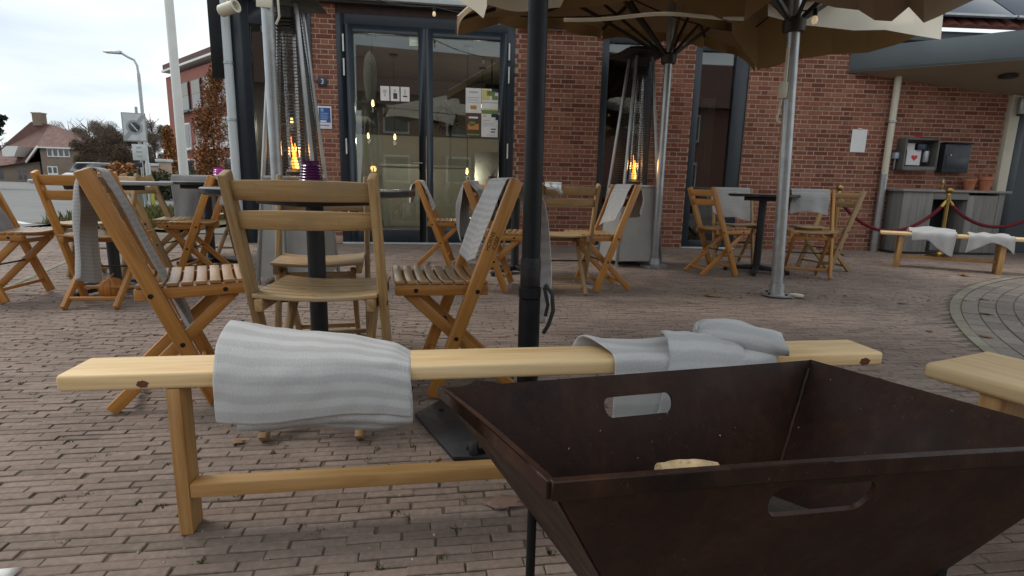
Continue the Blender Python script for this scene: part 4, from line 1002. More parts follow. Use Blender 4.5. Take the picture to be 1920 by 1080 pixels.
# ================================================================== FIRE PIT
M_rust,n_,b_=mat('dark_rusted_steel')
v_=coords(n_); vs_=coords(n_,'Object',(22,22,1.6)); f1=noise(n_,5,7,.65,v_); f2=noise(n_,60,5,.7,v_); f3=noise(n_,14,6,.6,v_)
c_=ramp(n_,f1,[(.3,(.016,.008,.006)),(.55,(.029,.013,.0085)),(.75,(.05,.021,.012))]); c_=mixc(n_,ramp(n_,f3,[(.55,(0,0,0)),(.72,(.7,)*3)]),c_,(.046,.019,.010)); c_=mixc(n_,1,c_,ramp(n_,f2,[(.3,(.8,)*3),(.7,(1.25,)*3)]),'MULTIPLY')
st_=noise(n_,1.0,5,.65,vs_); c_=mixc(n_,ramp(n_,st_,[(.52,(0,0,0)),(.74,(.5,)*3)]),c_,(.06,.024,.011))
sp_=noise(n_,170,3,.6,v_); c_=mixc(n_,ramp(n_,sp_,[(.66,(0,0,0)),(.72,(.55,)*3)]),c_,(.11,.06,.035))
lk(n_,c_,b_.inputs['Base Color']); b_.inputs['Metallic'].default_value=.15; b_.inputs['Specular IOR Level'].default_value=.22; lk(n_,ramp(n_,f3,[(.3,(.36,)*3),(.7,(.62,)*3)]),b_.inputs['Roughness']); bump(n_,b_,f2,.25,.002)
K4={(-1,1):G(825,728,.445),(1,1):G(1520,675,.435),(1,-1):G(2110,838,.485),(-1,-1):G(1033,908,.515)}
PC=(K4[(-1,1)]+K4[(1,1)]+K4[(1,-1)]+K4[(-1,-1)])/4
pit=thing('fire_pit','dark rusted steel fire pit with flared sides and slot handles','fire pit',(PC.x,PC.y,0))
def pr_(a,b,z):
    p=K4[(-1,-1)]*((1-a)*(1-b)/4)+K4[(1,-1)]*((1+a)*(1-b)/4)+K4[(1,1)]*((1+a)*(1+b)/4)+K4[(-1,1)]*((1-a)*(1+b)/4)
    return Vector((p.x-PC.x,p.y-PC.y,p.z+z))
DEP=.34; SB=.46
def corner(a,b,lev):  # lev 0 rim, 1 bottom
    k=1-(1-SB)*lev; return pr_(a*k,b*k,-DEP*lev)
def plate4(name,c00,c10,c11,c01,hole=None,th=.006):
    # c00 bottom-left, c10 bottom-right, c11 top-right, c01 top-left ; hole=(u,v,hu,hv) stadium in the plate
    def P_(u,v): return (c00*(1-u)+c10*u)*(1-v)+(c01*(1-u)+c11*u)*v
    mb=MB()
    if hole is None: mb.grid(lambda u,v:P_(u,v),8,6,.5,.3)
    else:
        hu,hv,ru,rv,asp=hole; N=48; ring=[]; outer=[]
        for k in range(N):
            a_=2*math.pi*k/N; cx=math.cos(a_); sy=math.sin(a_)
            x=(ru-rv/asp)*(1 if cx>1e-6 else (-1 if cx<-1e-6 else 0))+rv/asp*cx; y=rv*sy
            ring.append((hu+x,hv+y))
            ts=[]
            for (d_,h_) in ((cx,(1-hu) if cx>0 else hu),(sy,(1-hv) if sy>0 else hv)):
                if abs(d_)>1e-6: ts.append(h_/abs(d_))
            t_=min(ts); outer.append((hu+cx*t_,hv+sy*t_))
        # snap the nearest outer sample to each plate corner
        for cc in ((0,0),(1,0),(1,1),(0,1)):
            k=min(range(N),key=lambda q:(outer[q][0]-cc[0])**2+(outer[q][1]-cc[1])**2); outer[k]=cc
        mid=[((a[0]+b[0])/2,(a[1]+b[1])/2) for a,b in zip(ring,outer)]
        vs=[P_(*q) for q in ring+mid+outer]; fs=[]
        for l in range(2):
            for k in range(N): fs.append((l*N+k,(l)*N+(k+1)%N,(l+1)*N+(k+1)%N,(l+1)*N+k))
        mb.add(vs,fs)
    o=mb.build(name,M_rust,pit,smooth=False); solid(o,th,0); return o
asp=2.2
plate4('front_plate',corner(-1,-1,1),corner(1,-1,1),corner(1,-1,0),corner(-1,-1,0),(.425,.862,.098,.066,2.9))
plate4('back_plate',corner(1,1,1),corner(-1,1,1),corner(-1,1,0),corner(1,1,0),(.535,.825,.100,.056,2.9))
plate4('side_plate',corner(-1,1,1),corner(-1,-1,1),corner(-1,-1,0),corner(-1,1,0))
plate4('side_plate',corner(1,-1,1),corner(1,1,1),corner(1,1,0),corner(1,-1,0))
plate4('floor_plate',corner(-1,-1,1),corner(1,-1,1),corner(1,1,1),corner(-1,1,1))
# folded rim lips (front and left are the ones one sees)
def lip(a,b,name='rim'):
    mb=MB(); p,q=corner(*a,0),corner(*b,0); c0=pr_(0,0,0); mid=(p+q)/2; inn=(c0-mid); inn.z=0; inn.normalize()
    for s in range(6):
        u0,u1=s/6,(s+1)/6; bow=lambda u: .004*math.sin(u*math.pi)
        P0=p.lerp(q,u0); P1=p.lerp(q,u1); P0.z+=bow(u0); P1.z+=bow(u1)
        o_=-inn*.004; i_=inn*.006
        mb.hexa([P0+o_+Vector((0,0,-.017)),P1+o_+Vector((0,0,-.017)),P1+i_*.2+Vector((0,0,-.017)),P0+i_*.2+Vector((0,0,-.017)),P0+o_+Vector((0,0,.004)),P1+o_+Vector((0,0,.004)),P1+i_+Vector((0,0,.004)),P0+i_+Vector((0,0,.004))])
    return mb.build(name,M_rust,pit,bevel=.0012,seg=1)
lip((-1,-1),(1,-1)); lip((-1,1),(-1,-1))
for (a,b) in ((-1,-1),(1,-1),(1,1),(-1,1)):
    p=corner(a*.97,b*.97,.62); mb=MB(); mb.tube([(p.x,p.y,-.0),(p.x,p.y,p.z)],.0085,10); mb.build('leg',M_black,pit)
for (a,b) in ((-1,-1),(1,-1),(1,1),(-1,1)):
    rr_=random.Random(a*3+b); mb=MB(); pts=[corner(a*.985,b*.975,q/22) + Vector((rr_.uniform(-1,1),rr_.uniform(-1,1),0))*.0006 for q in range(1,23)]
    mb.tube(pts,[.0035+.0012*(q%2)+rr_.uniform(0,.0006) for q in range(22)],7); mb.build('weld_seam',M_rust,pit)
V=[];F_=[]; rr_=random.Random(8)
for k in range(70):
    side=rr_.random(); lev=rr_.uniform(.03,.7); e_=rr_.uniform(-.9,.9)
    a,b=((e_,.985) if side<.5 else ((.985,e_) if side<.85 else (e_,-.985)))
    p=corner(a,b,lev); inn=Vector((-a if abs(a)>.98 else 0,-b if abs(b)>.98 else 0,.3))*.006; p=p+inn; s_=rr_.uniform(.0006,.0022); d1=Vector((rr_.uniform(-1,1),rr_.uniform(-1,1),rr_.uniform(-1,1)))*s_; d2=Vector((rr_.uniform(-1,1),rr_.uniform(-1,1),rr_.uniform(-1,1)))*s_; o_=len(V); V+=[tuple(p-d1),tuple(p+d1),tuple(p+d2)]; F_.append((o_,o_+1,o_+2))
o=raw('ash_flecks',V,F_,simple('ash_fleck',(.55,.52,.48),.9),pit); o['kind']='stuff'
ash=MB(); ash.grid(lambda u,v:(lambda p:(p.x,p.y,p.z+.006+.004*math.sin(u*9)*math.sin(v*7)))(pr_((u*2-1)*.56,(v*2-1)*.56,-DEP*.78)),14,12); o=ash.build('ash',simple('ash',(.05,.047,.045),1,0,.4,14,.6),pit)
# logs in the pit
M_bark=simple('charred_bark',(.03,.022,.017),.95,0,.5,25,.8); M_cut=simple('split_wood',(.50,.36,.20),.8,0,.35,30,.4,wear=(.12,.07,.04))
def log(label,pa,pb,r,m_):
    pa,pb=Vector(pa),Vector(pb); t=thing('log',label,'log',pa,group='logs in the fire pit'); d=pb-pa
    mb=MB(); rr=random.Random(3); pts=[d*(q/8)+Vector((rr.uniform(-1,1),rr.uniform(-1,1),rr.uniform(-1,1)))*r*.10 for q in range(9)]; mb.tube(pts,[r*(.75+.25*math.sin(q/8*3.1)) for q in range(9)],12); mb.build('wood',m_,t)
    return t
w0=lambda a,b,z:Vector((PC.x,PC.y,0))+pr_(a,b,z)
la=AT(1243,866,.80); lb_=AT(1345,872,.80)
log('charred log with pale split face showing above the pit rim',(la.x-.005,la.y,la.z-.017),(lb_.x+.01,lb_.y+.02,lb_.z-.022),.019,M_cut)
log('black charred log lying under the pale one',w0(-.3,-.1,-.20),w0(.35,.25,-.17),.03,M_bark)
log('black charred log across the pit floor',w0(.35,-.3,-.19),w0(.0,.35,-.18),.026,M_bark)
M_ember=emit('ember',(.8,.22,.06),.45); la=AT(1440,930,.585)
log('small orange glowing brand behind the front slot of the pit',(la.x-.03,la.y+.03,la.z-.012),(la.x+.012,la.y+.06,la.z-.002),.009,M_ember)
# ================================================================== BLACK POLE PARASOL
def wavy(pts_top,pts_bot,n,wave,ph):
    def fn(u,v):
        k=u*(len(pts_top)-1); i=min(int(k),len(pts_top)-2); f=k-i
        a_=Vector(pts_top[i]).lerp(Vector(pts_top[i+1]),f); b_=Vector(pts_bot[i]).lerp(Vector(pts_bot[i+1]),f)
        p=a_.lerp(b_,v); return p
    return fn
def parasol(name,label,base,rim,apex,hems,pole_r,pole_mat,hub_z,ribs=True,cream=(),strutmat=None,drop=.16,skip=(),lean=0.0):
    """rim: list of (x,y,z) corners in order; hems: hem drop per edge end; cream: indices of ivory valance edges"""
    b0=Vector(base); t=thing(name,label,'parasol',b0); N=len(rim); rm=[Vector(p)-b0 for p in rim]; ap=Vector(apex)-b0
    mb=MB(); mc=MB()
    for i in range(N):
        if i in skip: continue
        a_,b_=rm[i],rm[(i+1)%N]
        def fn(u,v,a_=a_,b_=b_):
            e=a_.lerp(b_,u); p=ap.lerp(e,v); p.z-= .05*math.sin(v*math.pi)*math.sin(u*math.pi); return p
        mb.grid(fn,8,8,1,1); mc.grid(lambda u,v,fn=fn:fn(u,v)+Vector((0,0,.014)),8,8,1,1)
    mb.build('shade_underside',M_tan,t,ang=60); mc.build('canopy',M_ivory,t,ang=60)  # extra tan sheet colours in the shaded underside of the single-layer canopy
    for i in range(N):
        if i in skip: continue
        a_,b_=rm[i],rm[(i+1)%N]; ha,hb=hems[i],hems[(i+1)%N]; m_=M_ivory if i in cream else M_tan
        d=(b_-a_); out_=Vector((d.y,-d.x,0)).normalized()
        if out_.dot((a_+b_)/2-Vector((0,0,0)))<0: out_=-out_
        ph=i*1.7; fl_=.16 if i in cream else .02
        def fn(u,v,a_=a_,b_=b_,ha=ha,hb=hb,out_=out_,ph=ph,fl_=fl_):
            p=a_.lerp(b_,u); dr=(ha*(1-u)+hb*u)*(1-.35*math.sin(u*math.pi))+.02*math.sin(u*9+ph)
            p=p+Vector((0,0,-dr*v))+out_*(.035*math.sin(u*11+ph)*v+fl_*v); return p
        vb=MB(); vb.grid(fn,22,6,.9,.2); o=vb.build('valance',m_,t,ang=60)
    if ribs:
        for i in range(N):
            e=rm[i]; mb=MB(); mb.beam(ap+Vector((0,0,-.03)),e+Vector((0,0,-.015)),.022,.03); rb=mb.build('rib',M_rib,t)
            mid=ap.lerp(e,.55)+Vector((0,0,-.03)); mb=MB(); mb.beam((lean*(hub_z-b0.z),0,hub_z-b0.z),mid,.020,.028); mb.build('strut',strutmat or M_rib,rb)
        mb=MB(); mb.lathe([(pole_r+.004,-.05),(pole_r+.03,-.045),(pole_r+.035,0),(pole_r+.035,.03),(pole_r+.02,.05),(pole_r+.004,.05)],18,(lean*(hub_z-b0.z),0,hub_z-b0.z)); mb.build('hub',M_rib,t)
    mb=MB(); mb.tube([(0,0,0),(lean*(ap.z-.02),0,ap.z-.02)],pole_r,20); mb.build('pole',pole_mat,t)
    return t
def octo(cx,cy,r,a0,z): return [(cx+r*math.cos(R(a0+45*k)),cy+r*math.sin(R(a0+45*k)),z) for k in range(8)]
PB=(.062,1.84,0)
rim=octo(.062,1.85,1.45,5,2.42); rim[0]=(1.62,2.1,2.2); rim[1]=(1.30,3.34,2.05); rim[2]=(-.15,3.76,2.10); rim[3]=(-1.35,3.0,2.25)  # unseen near rim drawn small and high to let light into the foreground
hems=[.2]*8; hems[1]=.30; hems[2]=.22
Pp=parasol('parasol','parasol with thick black pole standing behind the long bench',PB,rim,(.062,1.84,2.75),hems,.0315,M_black,2.3,ribs=True,cream=(2,6))
a_,b_=Vector(rim[1])-Vector(PB),Vector(rim[2])-Vector(PB)
def fl(u,v):
    p=a_.lerp(b_,.69+.34*u); return p+Vector((.0,-.02-.16*v-.03*math.sin(u*7)*v,-.02-.215*v-.03*v*math.sin(u*3.1+.4)+.05*(u<.08)*v))
mb=MB(); mb.grid(fl,18,6,.5,.2); o=mb.build('folded_flap',M_ivory,Pp,ang=60)  # ivory sheet added and tilted for the brightly lit stretch of valance
mb=MB(); mb.tube([a_.lerp(b_,u)+Vector((0,.03+.02*math.sin(u*15),-.235-.045*(1-u)+.02*math.sin(u*6))) for u in [q/24*.70 for q in range(25)]],.011,6); mb.build('hem',M_ivory,Pp)  # lit hem of the valance drawn in ivory against the shade-toned tan
# pole fittings: sleeve, tape, strap loop
for (z0,z1,r) in ((0,.42,.037),(.42,.46,.0385)):
    mb=MB(); mb.lathe([(r-.006,z0),(r,z0+.002),(r,z1-.004),(r-.006,z1)],20); mb.build('sleeve',M_black,Pp)
mb=MB(); mb.lathe([(.0335,.46),(.035,.465),(.0345,.5),(.0355,.53),(.0335,.56)],20); mb.build('tape',simple('shiny_tape',(.012,.012,.013),.22,0,.4,30,.5,.4),Pp)
mb=MB(); mb.tube([(.05,-.02,.47),(.075,-.025,.44),(.08,-.03,.38),(.065,-.03,.33),(.05,-.02,.30)],.007,8); mb.tube([(.048,-.02,.46),(.062,-.02,.40),(.055,-.02,.36)],.006,8); mb.build('strap',M_rubber,Pp)
base=MB(); base.prism([(-.222,-.376),(.05,-.365),(.16,-.08),(.16,.18),(-.2,.26),(-.387,-.079)],.014,Matrix.Translation((0,0,.006))); base.build('base_plate',M_blackpowder,Pp,bevel=.003)
cs=G(888,862)-Vector(PB)
mb=MB(); mb.lathe([(0,-.012),(.022,-.012),(.026,-.006),(.026,.006),(.022,.012),(0,.012)],18,(cs.x,cs.y+.01,.027),Matrix.Rotation(R(80),3,'Y')); mb.build('castor',M_rubber,Pp)
mb=MB(); mb.box((cs.x+.028,cs.y+.02,.03),(.014,.04,.03)); mb.build('castor_fork',M_black,Pp,bevel=.003)
for (x,y) in ((-.3,-.05),(.02,-.3),(-.18,-.33)):
    mb=MB(); mb.lathe([(.0,.02),(.009,.02),(.009,.026),(0,.026)],6,(x,y,0)); mb.build('bolt',M_bolt,Pp)
# steel parasol on the right
sB=G(1455,556)
cB=(sB.x,sB.y)
rimB=[AT(1440,118,5.10),AT(1632,88,4.85),AT(1768,30,4.20),AT(1870,-110,3.3),AT(1640,-110,3.0),AT(1240,-110,3.1),AT(1190,-50,3.9),AT(1290,20,4.7)]
rimB=[(p.x,p.y,p.z+dz) for p,dz in zip(rimB,(.16,.16,.02,.0,.0,.0,.12,.16))]
hB=[.20,.10,.05,.05,.05,.05,.12,.18]
Bp=parasol('parasol','parasol with galvanised steel pole at the right of the terrace',(sB.x,sB.y,0),rimB,(sB.x-.13,sB.y,2.75),hB,.042,M_galv,AT(1497,48,sB.y).z,True,cream=(),skip=(1,2),lean=-.047)  # two canopy panels left open so sky light reaches the ivory band
def strip(name,up,lo,m_,nv=6,amp=.0):
    def f(u,v):
        def pick(L_):
            k=u*(len(L_)-1); i=min(int(k),len(L_)-2); g_=k-i; g_=g_*g_*(3-2*g_); return L_[i].lerp(L_[i+1],g_)
        return pick(up).lerp(pick(lo),v)-Vector((sB.x,sB.y,0))
    mb=MB(); mb.grid(f,60,nv,1,.3); return mb.build(name,m_,Bp,ang=60)
lo=[AT(1440,30,4.40),AT(1500,46,4.36),AT(1546,51,4.3),AT(1600,57,4.2),AT(1660,56,4.1),AT(1715,66,4.0),AT(1764,74,3.95)]
up=[AT(1440,6,4.78),AT(1500,2,4.74),AT(1546,-2,4.68),AT(1600,-4,4.56),AT(1660,-6,4.45),AT(1715,-2,4.35),AT(1770,14,4.25)]
strip('ivory_band',up,lo,M_ivory)
lo2=[AT(1372,62,4.75),AT(1420,130,4.95),AT(1500,111,4.95),AT(1560,102,4.9),AT(1625,99,4.8),AT(1680,84,4.65),AT(1724,66,4.5)]
up2=[AT(1372,20,4.7),AT(1420,25,4.85),AT(1500,30,4.85),AT(1560,40,4.8),AT(1625,46,4.7),AT(1680,50,4.55),AT(1724,58,4.42)]
strip('tan_inner_valance',up2,lo2,M_tan)
lo=[AT(1330,-40,3.3),AT(1500,-4,3.3),AT(1565,14,3.3),AT(1610,19,3.28),AT(1640,38,3.25),AT(1672,40,3.25),AT(1704,13,3.25),AT(1732,43,3.25),AT(1762,30,3.28),AT(1835,-4,3.35),AT(1850,-60,3.4)]
up=[AT(x,-70,2.75) for x in (1330,1500,1565,1610,1640,1672,1704,1732,1762,1835,1850)]
strip('front_valance',up,lo,M_tan)
mb=MB(); mb.lathe([(0,.012),(.105,.012),(.105,.022),(.055,.026),(.050,.10),(.043,.102)],24); mb.build('flange',M_galv,Bp)
for k in range(4):
    a_=k*1.57+.5; mb=MB(); mb.lathe([(0,.02),(.01,.02),(.01,.034),(0,.034)],6,(.085*math.cos(a_),.085*math.sin(a_),0)); mb.build('bolt',M_bolt,Bp)
hz=AT(1482,185,sB.y).z; mb=MB(); mb.box((-.065-.047*hz,-.03,hz+.1-.05),(.045,.05,.11)); mb.build('crank_box',M_cream,Bp,bevel=.006)
mb=MB(); lx_=-.047*hz; mb.tube([(-.07+lx_,-.03,hz+.0),(-.085+lx_,-.035,hz-.12),(-.088+lx_,-.035,hz-.16),(-.06+lx_,-.04,hz-.175)],.007,8); mb.build('crank_handle',M_cream,Bp)
mb=MB(); mb.tube([(-.055+lx_,-.03,hz+.10),(-.06+lx_,-.03,hz+.34)],.012,8); mb.build('crank_rod',M_cream,Bp)
mb=MB(); mb.lathe([(0,0),(.05,0),(.05,.010),(0,.010)],14,(.19,.06,0)); mb.build('foot_pad',M_cream,Bp)
# parasol by the right heater
sA=G(1226,500)
rimA=[AT(856,60,5.3),AT(1000,50,6.5),AT(1130,62,7.0),AT(1320,86,6.85),AT(1415,128,6.2),AT(1480,20,5.2),AT(1340,-60,4.1),AT(960,-30,4.3)]
rimA=[(p.x,p.y,min(2.68,p.z+.12)) for p in rimA]
Ap=parasol('parasol','parasol with weathered steel pole beside the right heater',(sA.x,sA.y,0),rimA,(sA.x,sA.y,2.95),[.14]*8,.038,M_galv,AT(1245,110,sA.y).z,True)
mb=MB(); mb.lathe([(0,0),(.14,0),(.14,.02),(.06,.03),(.05,.09),(.04,.09)],20); mb.build('flange',M_galv,Ap)
# closed parasol in front of the left heater
sD=G(531,538)
t=thing('closed_parasol','folded parasol on a steel pole in front of the left heater','parasol',(sD.x,sD.y,0))
mb=MB(); mb.lathe([(.041,0),(.041,2.9)],20); mb.build('pole',M_galv,t)
mb=MB(); mb.lathe([(0,0),(.12,0),(.12,.014),(.06,.02),(.05,.06),(.042,.06)],20); mb.build('flange',M_galv,t)
for k in range(8):
    a_=k*math.pi/4; mb=MB(); mb.beam((.058*math.cos(a_),.058*math.sin(a_),2.16),(.05*math.cos(a_),.05*math.sin(a_),2.9),.016,.022); mb.build('rib',M_rib,t)
mb=MB(); mb.lathe([(.065,2.22),(.085,2.3),(.11,2.5),(.12,2.7),(.09,2.95),(.02,3.05)],24); mb.build('folded_cloth',M_ivory,t)
mb=MB(); mb.box((.0,-.045,1.985),(.11,.012,.055),Matrix.Rotation(R(4),3,'Y')); mb.build('strap',M_cream,t,bevel=.003)
mb=MB(); mb.tube([(.075,-.05,2.25),(.095,-.05,2.05),(.10,-.05,1.90),(.075,-.05,1.85)],.008,8); mb.build('crank_handle',M_cream,t)
mb=MB(); mb.beam((.06,-.03,2.25),(.09,-.03,2.03),.045,.012,(0,1,0)); mb.build('strap',simple('brown_strap',(.2,.13,.07),.8),t)
cable('string_lights','string lights looped between the two steel parasols',[AT(1180,-5,5.0),AT(1395,60,5.0),AT(1470,-5,4.6),AT(1530,15,3.95)],(8,24),.05)
# ================================================================== PATIO HEATERS
M_flame=emit('flame',(1,.30,.035),1.5); M_flame2=emit('flame_core',(1,.62,.16),1.9)
def heater(label,x,y,deg):
    t=thing('patio_heater',label,'heater',(x,y,0),R(deg),'pyramid patio heaters with flames')
    def sq(h,z): return [(-h,-h,z),(h,-h,z),(h,h,z),(-h,h,z)]
    for k in range(4):
        a_=k*math.pi/2; M=Matrix.Rotation(a_,3,'Z')
        h0,h1=.245,.195; mb=MB(); mb.hexa([M@Vector(p) for p in ((-h0,-h0,.06),(h0,-h0,.06),(h0,-h0+.012,.06),(-h0,-h0+.012,.06),(-h1,-h1,.80),(h1,-h1,.80),(h1,-h1+.012,.80),(-h1,-h1+.012,.80))]); mb.build('base_panel',M_panel,t)
        mb=MB(); mb.beam(M@Vector((-.25,-.25,.03)),M@Vector((-.085,-.085,2.08)),.026,.026); mb.build('corner_post',M_steel,t,bevel=.003)
        # guard: horizontal wires on this side
        mb=MB(); z=.86
        while z<2.02:
            h=.25-.165*(z-.03)/2.05-.012
            mb.tube([M@Vector((-h,-h,z)),M@Vector((h,-h,z))],.0026,5,False); z+=.024
        for xx in (-.33,.33): mb.tube([M@Vector((xx*.42,-.25+.165*.405+.012,.86)),M@Vector((xx*.24,-.098,2.0))],.0035,5,False)
        o=mb.build('guard',M_dark,t); o['kind']='stuff'
        mb=MB(); mb.lathe([(0,0),(.022,0),(.022,.03),(0,.03)],10,M@Vector((-.25,-.25,0))); mb.build('foot',M_steel,t)
    mb=MB(); mb.box((0,0,.815),(.40,.40,.03)); mb.build('burner_deck',M_steel,t,bevel=.004)
    mb=MB(); mb.lathe([(0,.83),(.07,.83),(.075,.86),(.06,.88),(0,.88)],20); mb.build('burner',M_dark,t)
    mb=MB(); mb.lathe([(.05,.88),(.05,2.0)],24); mb.V=[v for v in mb.V]; mb.F=mb.F[:24]; mb.U=mb.U[:24]; mb.build('glass_tube',M_tube,t)
    rr=random.Random(int(x*100))
    for q in range(3):
        mb=MB(); hh=(.25,.17,.2)[q]; ox=(-.008,.012,0)[q]
        pts=[(ox+.010*math.sin(5*u+q*2),.006*math.cos(4*u+q),.885+hh*u) for u in [i/9 for i in range(10)]]
        mb.tube(pts,[.003+.015*math.sin(min(1,u*1.2+.12)*math.pi)*(1-.25*u) for u in [i/9 for i in range(10)]],10); mb.build('flame',M_flame if q!=1 else M_flame2,t)
    mb=MB(); mb.lathe([(.06,1.98),(.09,1.985),(.09,2.06),(.06,2.07)],20); mb.build('top_collar',M_dark,t)
    for z in (1.90,1.925,1.95,1.975):
        mb=MB(); mb.lathe([(.055,z),(.085,z+.004),(.085,z+.010),(.055,z+.010)],20); mb.build('baffle',M_dark,t)
    mb=MB(); hp=[]; 
    mb.hexa(sq(.245,2.105)+sq(.225,2.125)); mb.build('hood',M_dark,t,bevel=.003)
    mb=MB(); mb.hexa(sq(.225,2.126)+sq(.10,2.17)); mb.build('hood_cap',M_dark,t,bevel=.003)
    l=bpy.data.lights.new('flame_light','POINT'); l.energy=2.5; l.color=(1,.5,.15); l.shadow_soft_size=.05
    lo=bpy.data.objects.new('flame_light',l); C.objects.link(lo); lo.parent=t; lo.location=(.0,-.07,1.03)
h=G(1182,497); heater('pyramid patio heater with flame in front of the brick wall, right one',h.x,h.y+.12,14)
h=G(555,528); heater('pyramid patio heater with flame behind the closed parasol, left one',h.x,h.y+.10,6)
# ================================================================== STANCHIONS AND ROPES
def stanchion(label,x,y):
    t=thing('stanchion',label,'stanchion',(x,y,0),0,'brass rope posts')
    mb=MB(); mb.lathe([(0,0),(.145,0),(.148,.008),(.13,.018),(.05,.034),(.03,.06)],28); mb.build('base',M_brass,t)
    mb=MB(); mb.lathe([(.0235,.05),(.0235,.80)],16); mb.build('pole',M_brass,t)
    mb=MB(); mb.lathe([(.0235,.72),(.034,.725),(.034,.755),(.0235,.76)],16); mb.build('collar',M_brass,t)
    mb=MB(); mb.lathe([(.026,.795),(.03,.80),(.024,.812),(.02,.82)]+[(.042*math.cos(R(q)),.858+.042*math.sin(R(q))) for q in range(-65,91,15)],18); mb.build('ball',M_brass,t)
    return Vector((x,y,.74))
s1=stanchion('brass rope post behind the pale tilted chair',4.17,7.10); s2=stanchion('brass rope post in front of the grey cabinet',5.62,7.16); s3=stanchion('brass rope post at the right picture edge',6.75,6.92)
def rope(label,a,b,sag):
    t=thing('velvet_rope',label,'rope',a,0,'red velvet ropes'); d=b-a
    pts=[]; 
    for q in range(25):
        u=.05+.9*q/24; p=d*u; p.z-=sag*(4*u*(1-u))**.9; pts.append(p)
    mb=MB(); mb.tube(pts,.021,12); mb.build('velvet',M_velvet,t)
    for (u0,p) in ((d*.012,pts[0]),(d*.988,pts[-1])):
        mb=MB(); mb.tube([u0,p.lerp(u0,.5),p],[.008,.024,.024],12); mb.build('brass_end',M_brass,t)
rope('red velvet rope between the two brass posts',s1,s2,.42); rope('red velvet rope from the cabinet post to the right edge',s2,s3,.33)
# ================================================================== GREY CABINET, POTS, MENU BOARD
t=thing('fireplace_cabinet','grey limed wooden cabinet with a dark opening in its middle','cabinet',WP(MR,5.90,.02,0),AR)
def cb(a,b,d0,d1,z0,z1,name,m_,bev=.003): return lb(I4,a,b,d0,d1,z0,z1,MB()).build(name,m_,t,bevel=bev)
cb(-.76,.76,.0,.33,.835,.865,'top',M_greywood)
for k in range(4): cb(-.72+k*.105,-.72+k*.105+.1035,.0,.30,.03,.834,'plank',M_greywood)
for k in range(4): cb(.19+k*.105,.19+k*.105+.1035,.0,.296,.03,.80,'plank',M_greywood)
cb(.615,.70,.0,.30,.03,.834,'side_post',M_greywood)
cb(-.298,.188,.0,.30,.74,.834,'lintel',M_greywood)
cb(-.298,.188,.0,.02,.03,.74,'back_panel',M_black); cb(-.30,.19,.02,.30,.025,.045,'hearth',M_dark)
cb(-.74,.72,.02,.28,.0,.024,'plinth',M_dark)
cb(-.16,.0,.06,.2,.046,.36,'insert',simple('insert_grey',(.2,.2,.2),.6))
def pot(label,s,d,r,h):
    p=WP(MR,s,d,.865); q=thing('terracotta_pot',label,'pot',p,0,'terracotta pots on the cabinet')
    mb=MB(); mb.lathe([(0,0),(r*.7,0),(r*.95,h*.72),(r*1.08,h*.74),(r*1.1,h),(r*.95,h),(r*.8,h*.3),(0,h*.25)],24); mb.build('pot',M_terra,q)
    return q
q=pot('terracotta pot with wire handle, right one on the cabinet',6.42,.17,.085,.19)
mb=MB(); mb.tube([(-.085+0,0,.17),(-.06,0,.26),(0,0,.33),(.06,0,.36),(.085,0,.28),(.085,0,.17)],.004,6); mb.build('wire_handle',M_brass,q)
pot('terracotta pot, left one on the cabinet',6.22,.15,.075,.16)
q=thing('candle','small brass candlestick on the middle of the cabinet','candlestick',WP(MR,5.80,.2,.865)); mb=MB(); mb.lathe([(0,0),(.035,0),(.03,.01),(.01,.03),(.009,.08),(.02,.09),(.018,.1),(0,.1)],16); mb.build('stick',M_brass,q)
mb=MB(); mb.lathe([(0,.1),(.009,.1),(.009,.14),(0,.142)],10); mb.build('wax',M_cream,q)
q=WP(MR,7.15,1.0,0); t=thing('menu_board','black menu board with white lettering at the right picture edge','menu board',(q.x,q.y,0),R(-20))
mb=MB(); mb.box((0,0,.50),(.5,.03,.78),Matrix.Rotation(R(-8),3,'X')); mb.build('panel',M_black,t,bevel=.004)
for k in range(5):
    mb=MB(); mb.box((-.03,-.023-.0195*k*0-.065+.025*k,.25+k*.115),(.34-.05*(k%2),.004,.035),Matrix.Rotation(R(-8),3,'X')); mb.build('print',M_inkw,t)
for s in (-1,1):
    mb=MB(); mb.beam((s*.23,.02,.0),(s*.23,.05,.9),.03,.03); mb.build('leg',M_cream,t)
    mb=MB(); mb.beam((s*.23,.35,.0),(s*.23,.06,.88),.025,.025); mb.build('leg',M_cream,t)
# ================================================================== DRY LEAVES
M_leaf=bricks('dry_leaf',[(0,(.16,.085,.035)),(.5,(.26,.15,.07)),(1,(.33,.21,.11))],.8,60); M_leafp=bricks('pinkish_leaf',[(0,(.20,.13,.10)),(1,(.27,.18,.14))],.8,60)
def leaf(x,y,s,rz,label,m_=None,seed=0,curl=.35):
    r_=random.Random(seed); mb=MB(); N=18; vs=[(0,0,.004)]; rim=[]
    for k in range(N):
        a_=2*math.pi*k/N; rad=s*(.5+.22*abs(math.sin(a_*2.5))+.12*r_.random()); X=rad*1.25*math.cos(a_); Y=rad*.75*math.sin(a_)
        vs.append((X*.5,Y*.5,.003+curl*.12*s*r_.random())); 
        rim.append((X,Y,.002+curl*s*(abs(Y)/s)*r_.uniform(.2,.8)))
    vs+=rim; fs=[(0,1+k,1+(k+1)%N) for k in range(N)]+[(1+k,1+N+k,1+N+(k+1)%N,1+(k+1)%N) for k in range(N)]
    mb.add(vs,fs); t=thing('fallen_leaf',label,'leaf',(x,y,.003),rz); o=mb.build('blade',m_ or M_leaf,t,ang=70); solid(o,.0008)
    mb=MB(); mb.tube([(s*.5,0,.006),(s*.9,.01*s,.008),(s*1.15,.04*s,.006)],[.0014,.0011,.0009],5); mb.build('stalk',m_ or M_leaf,t)
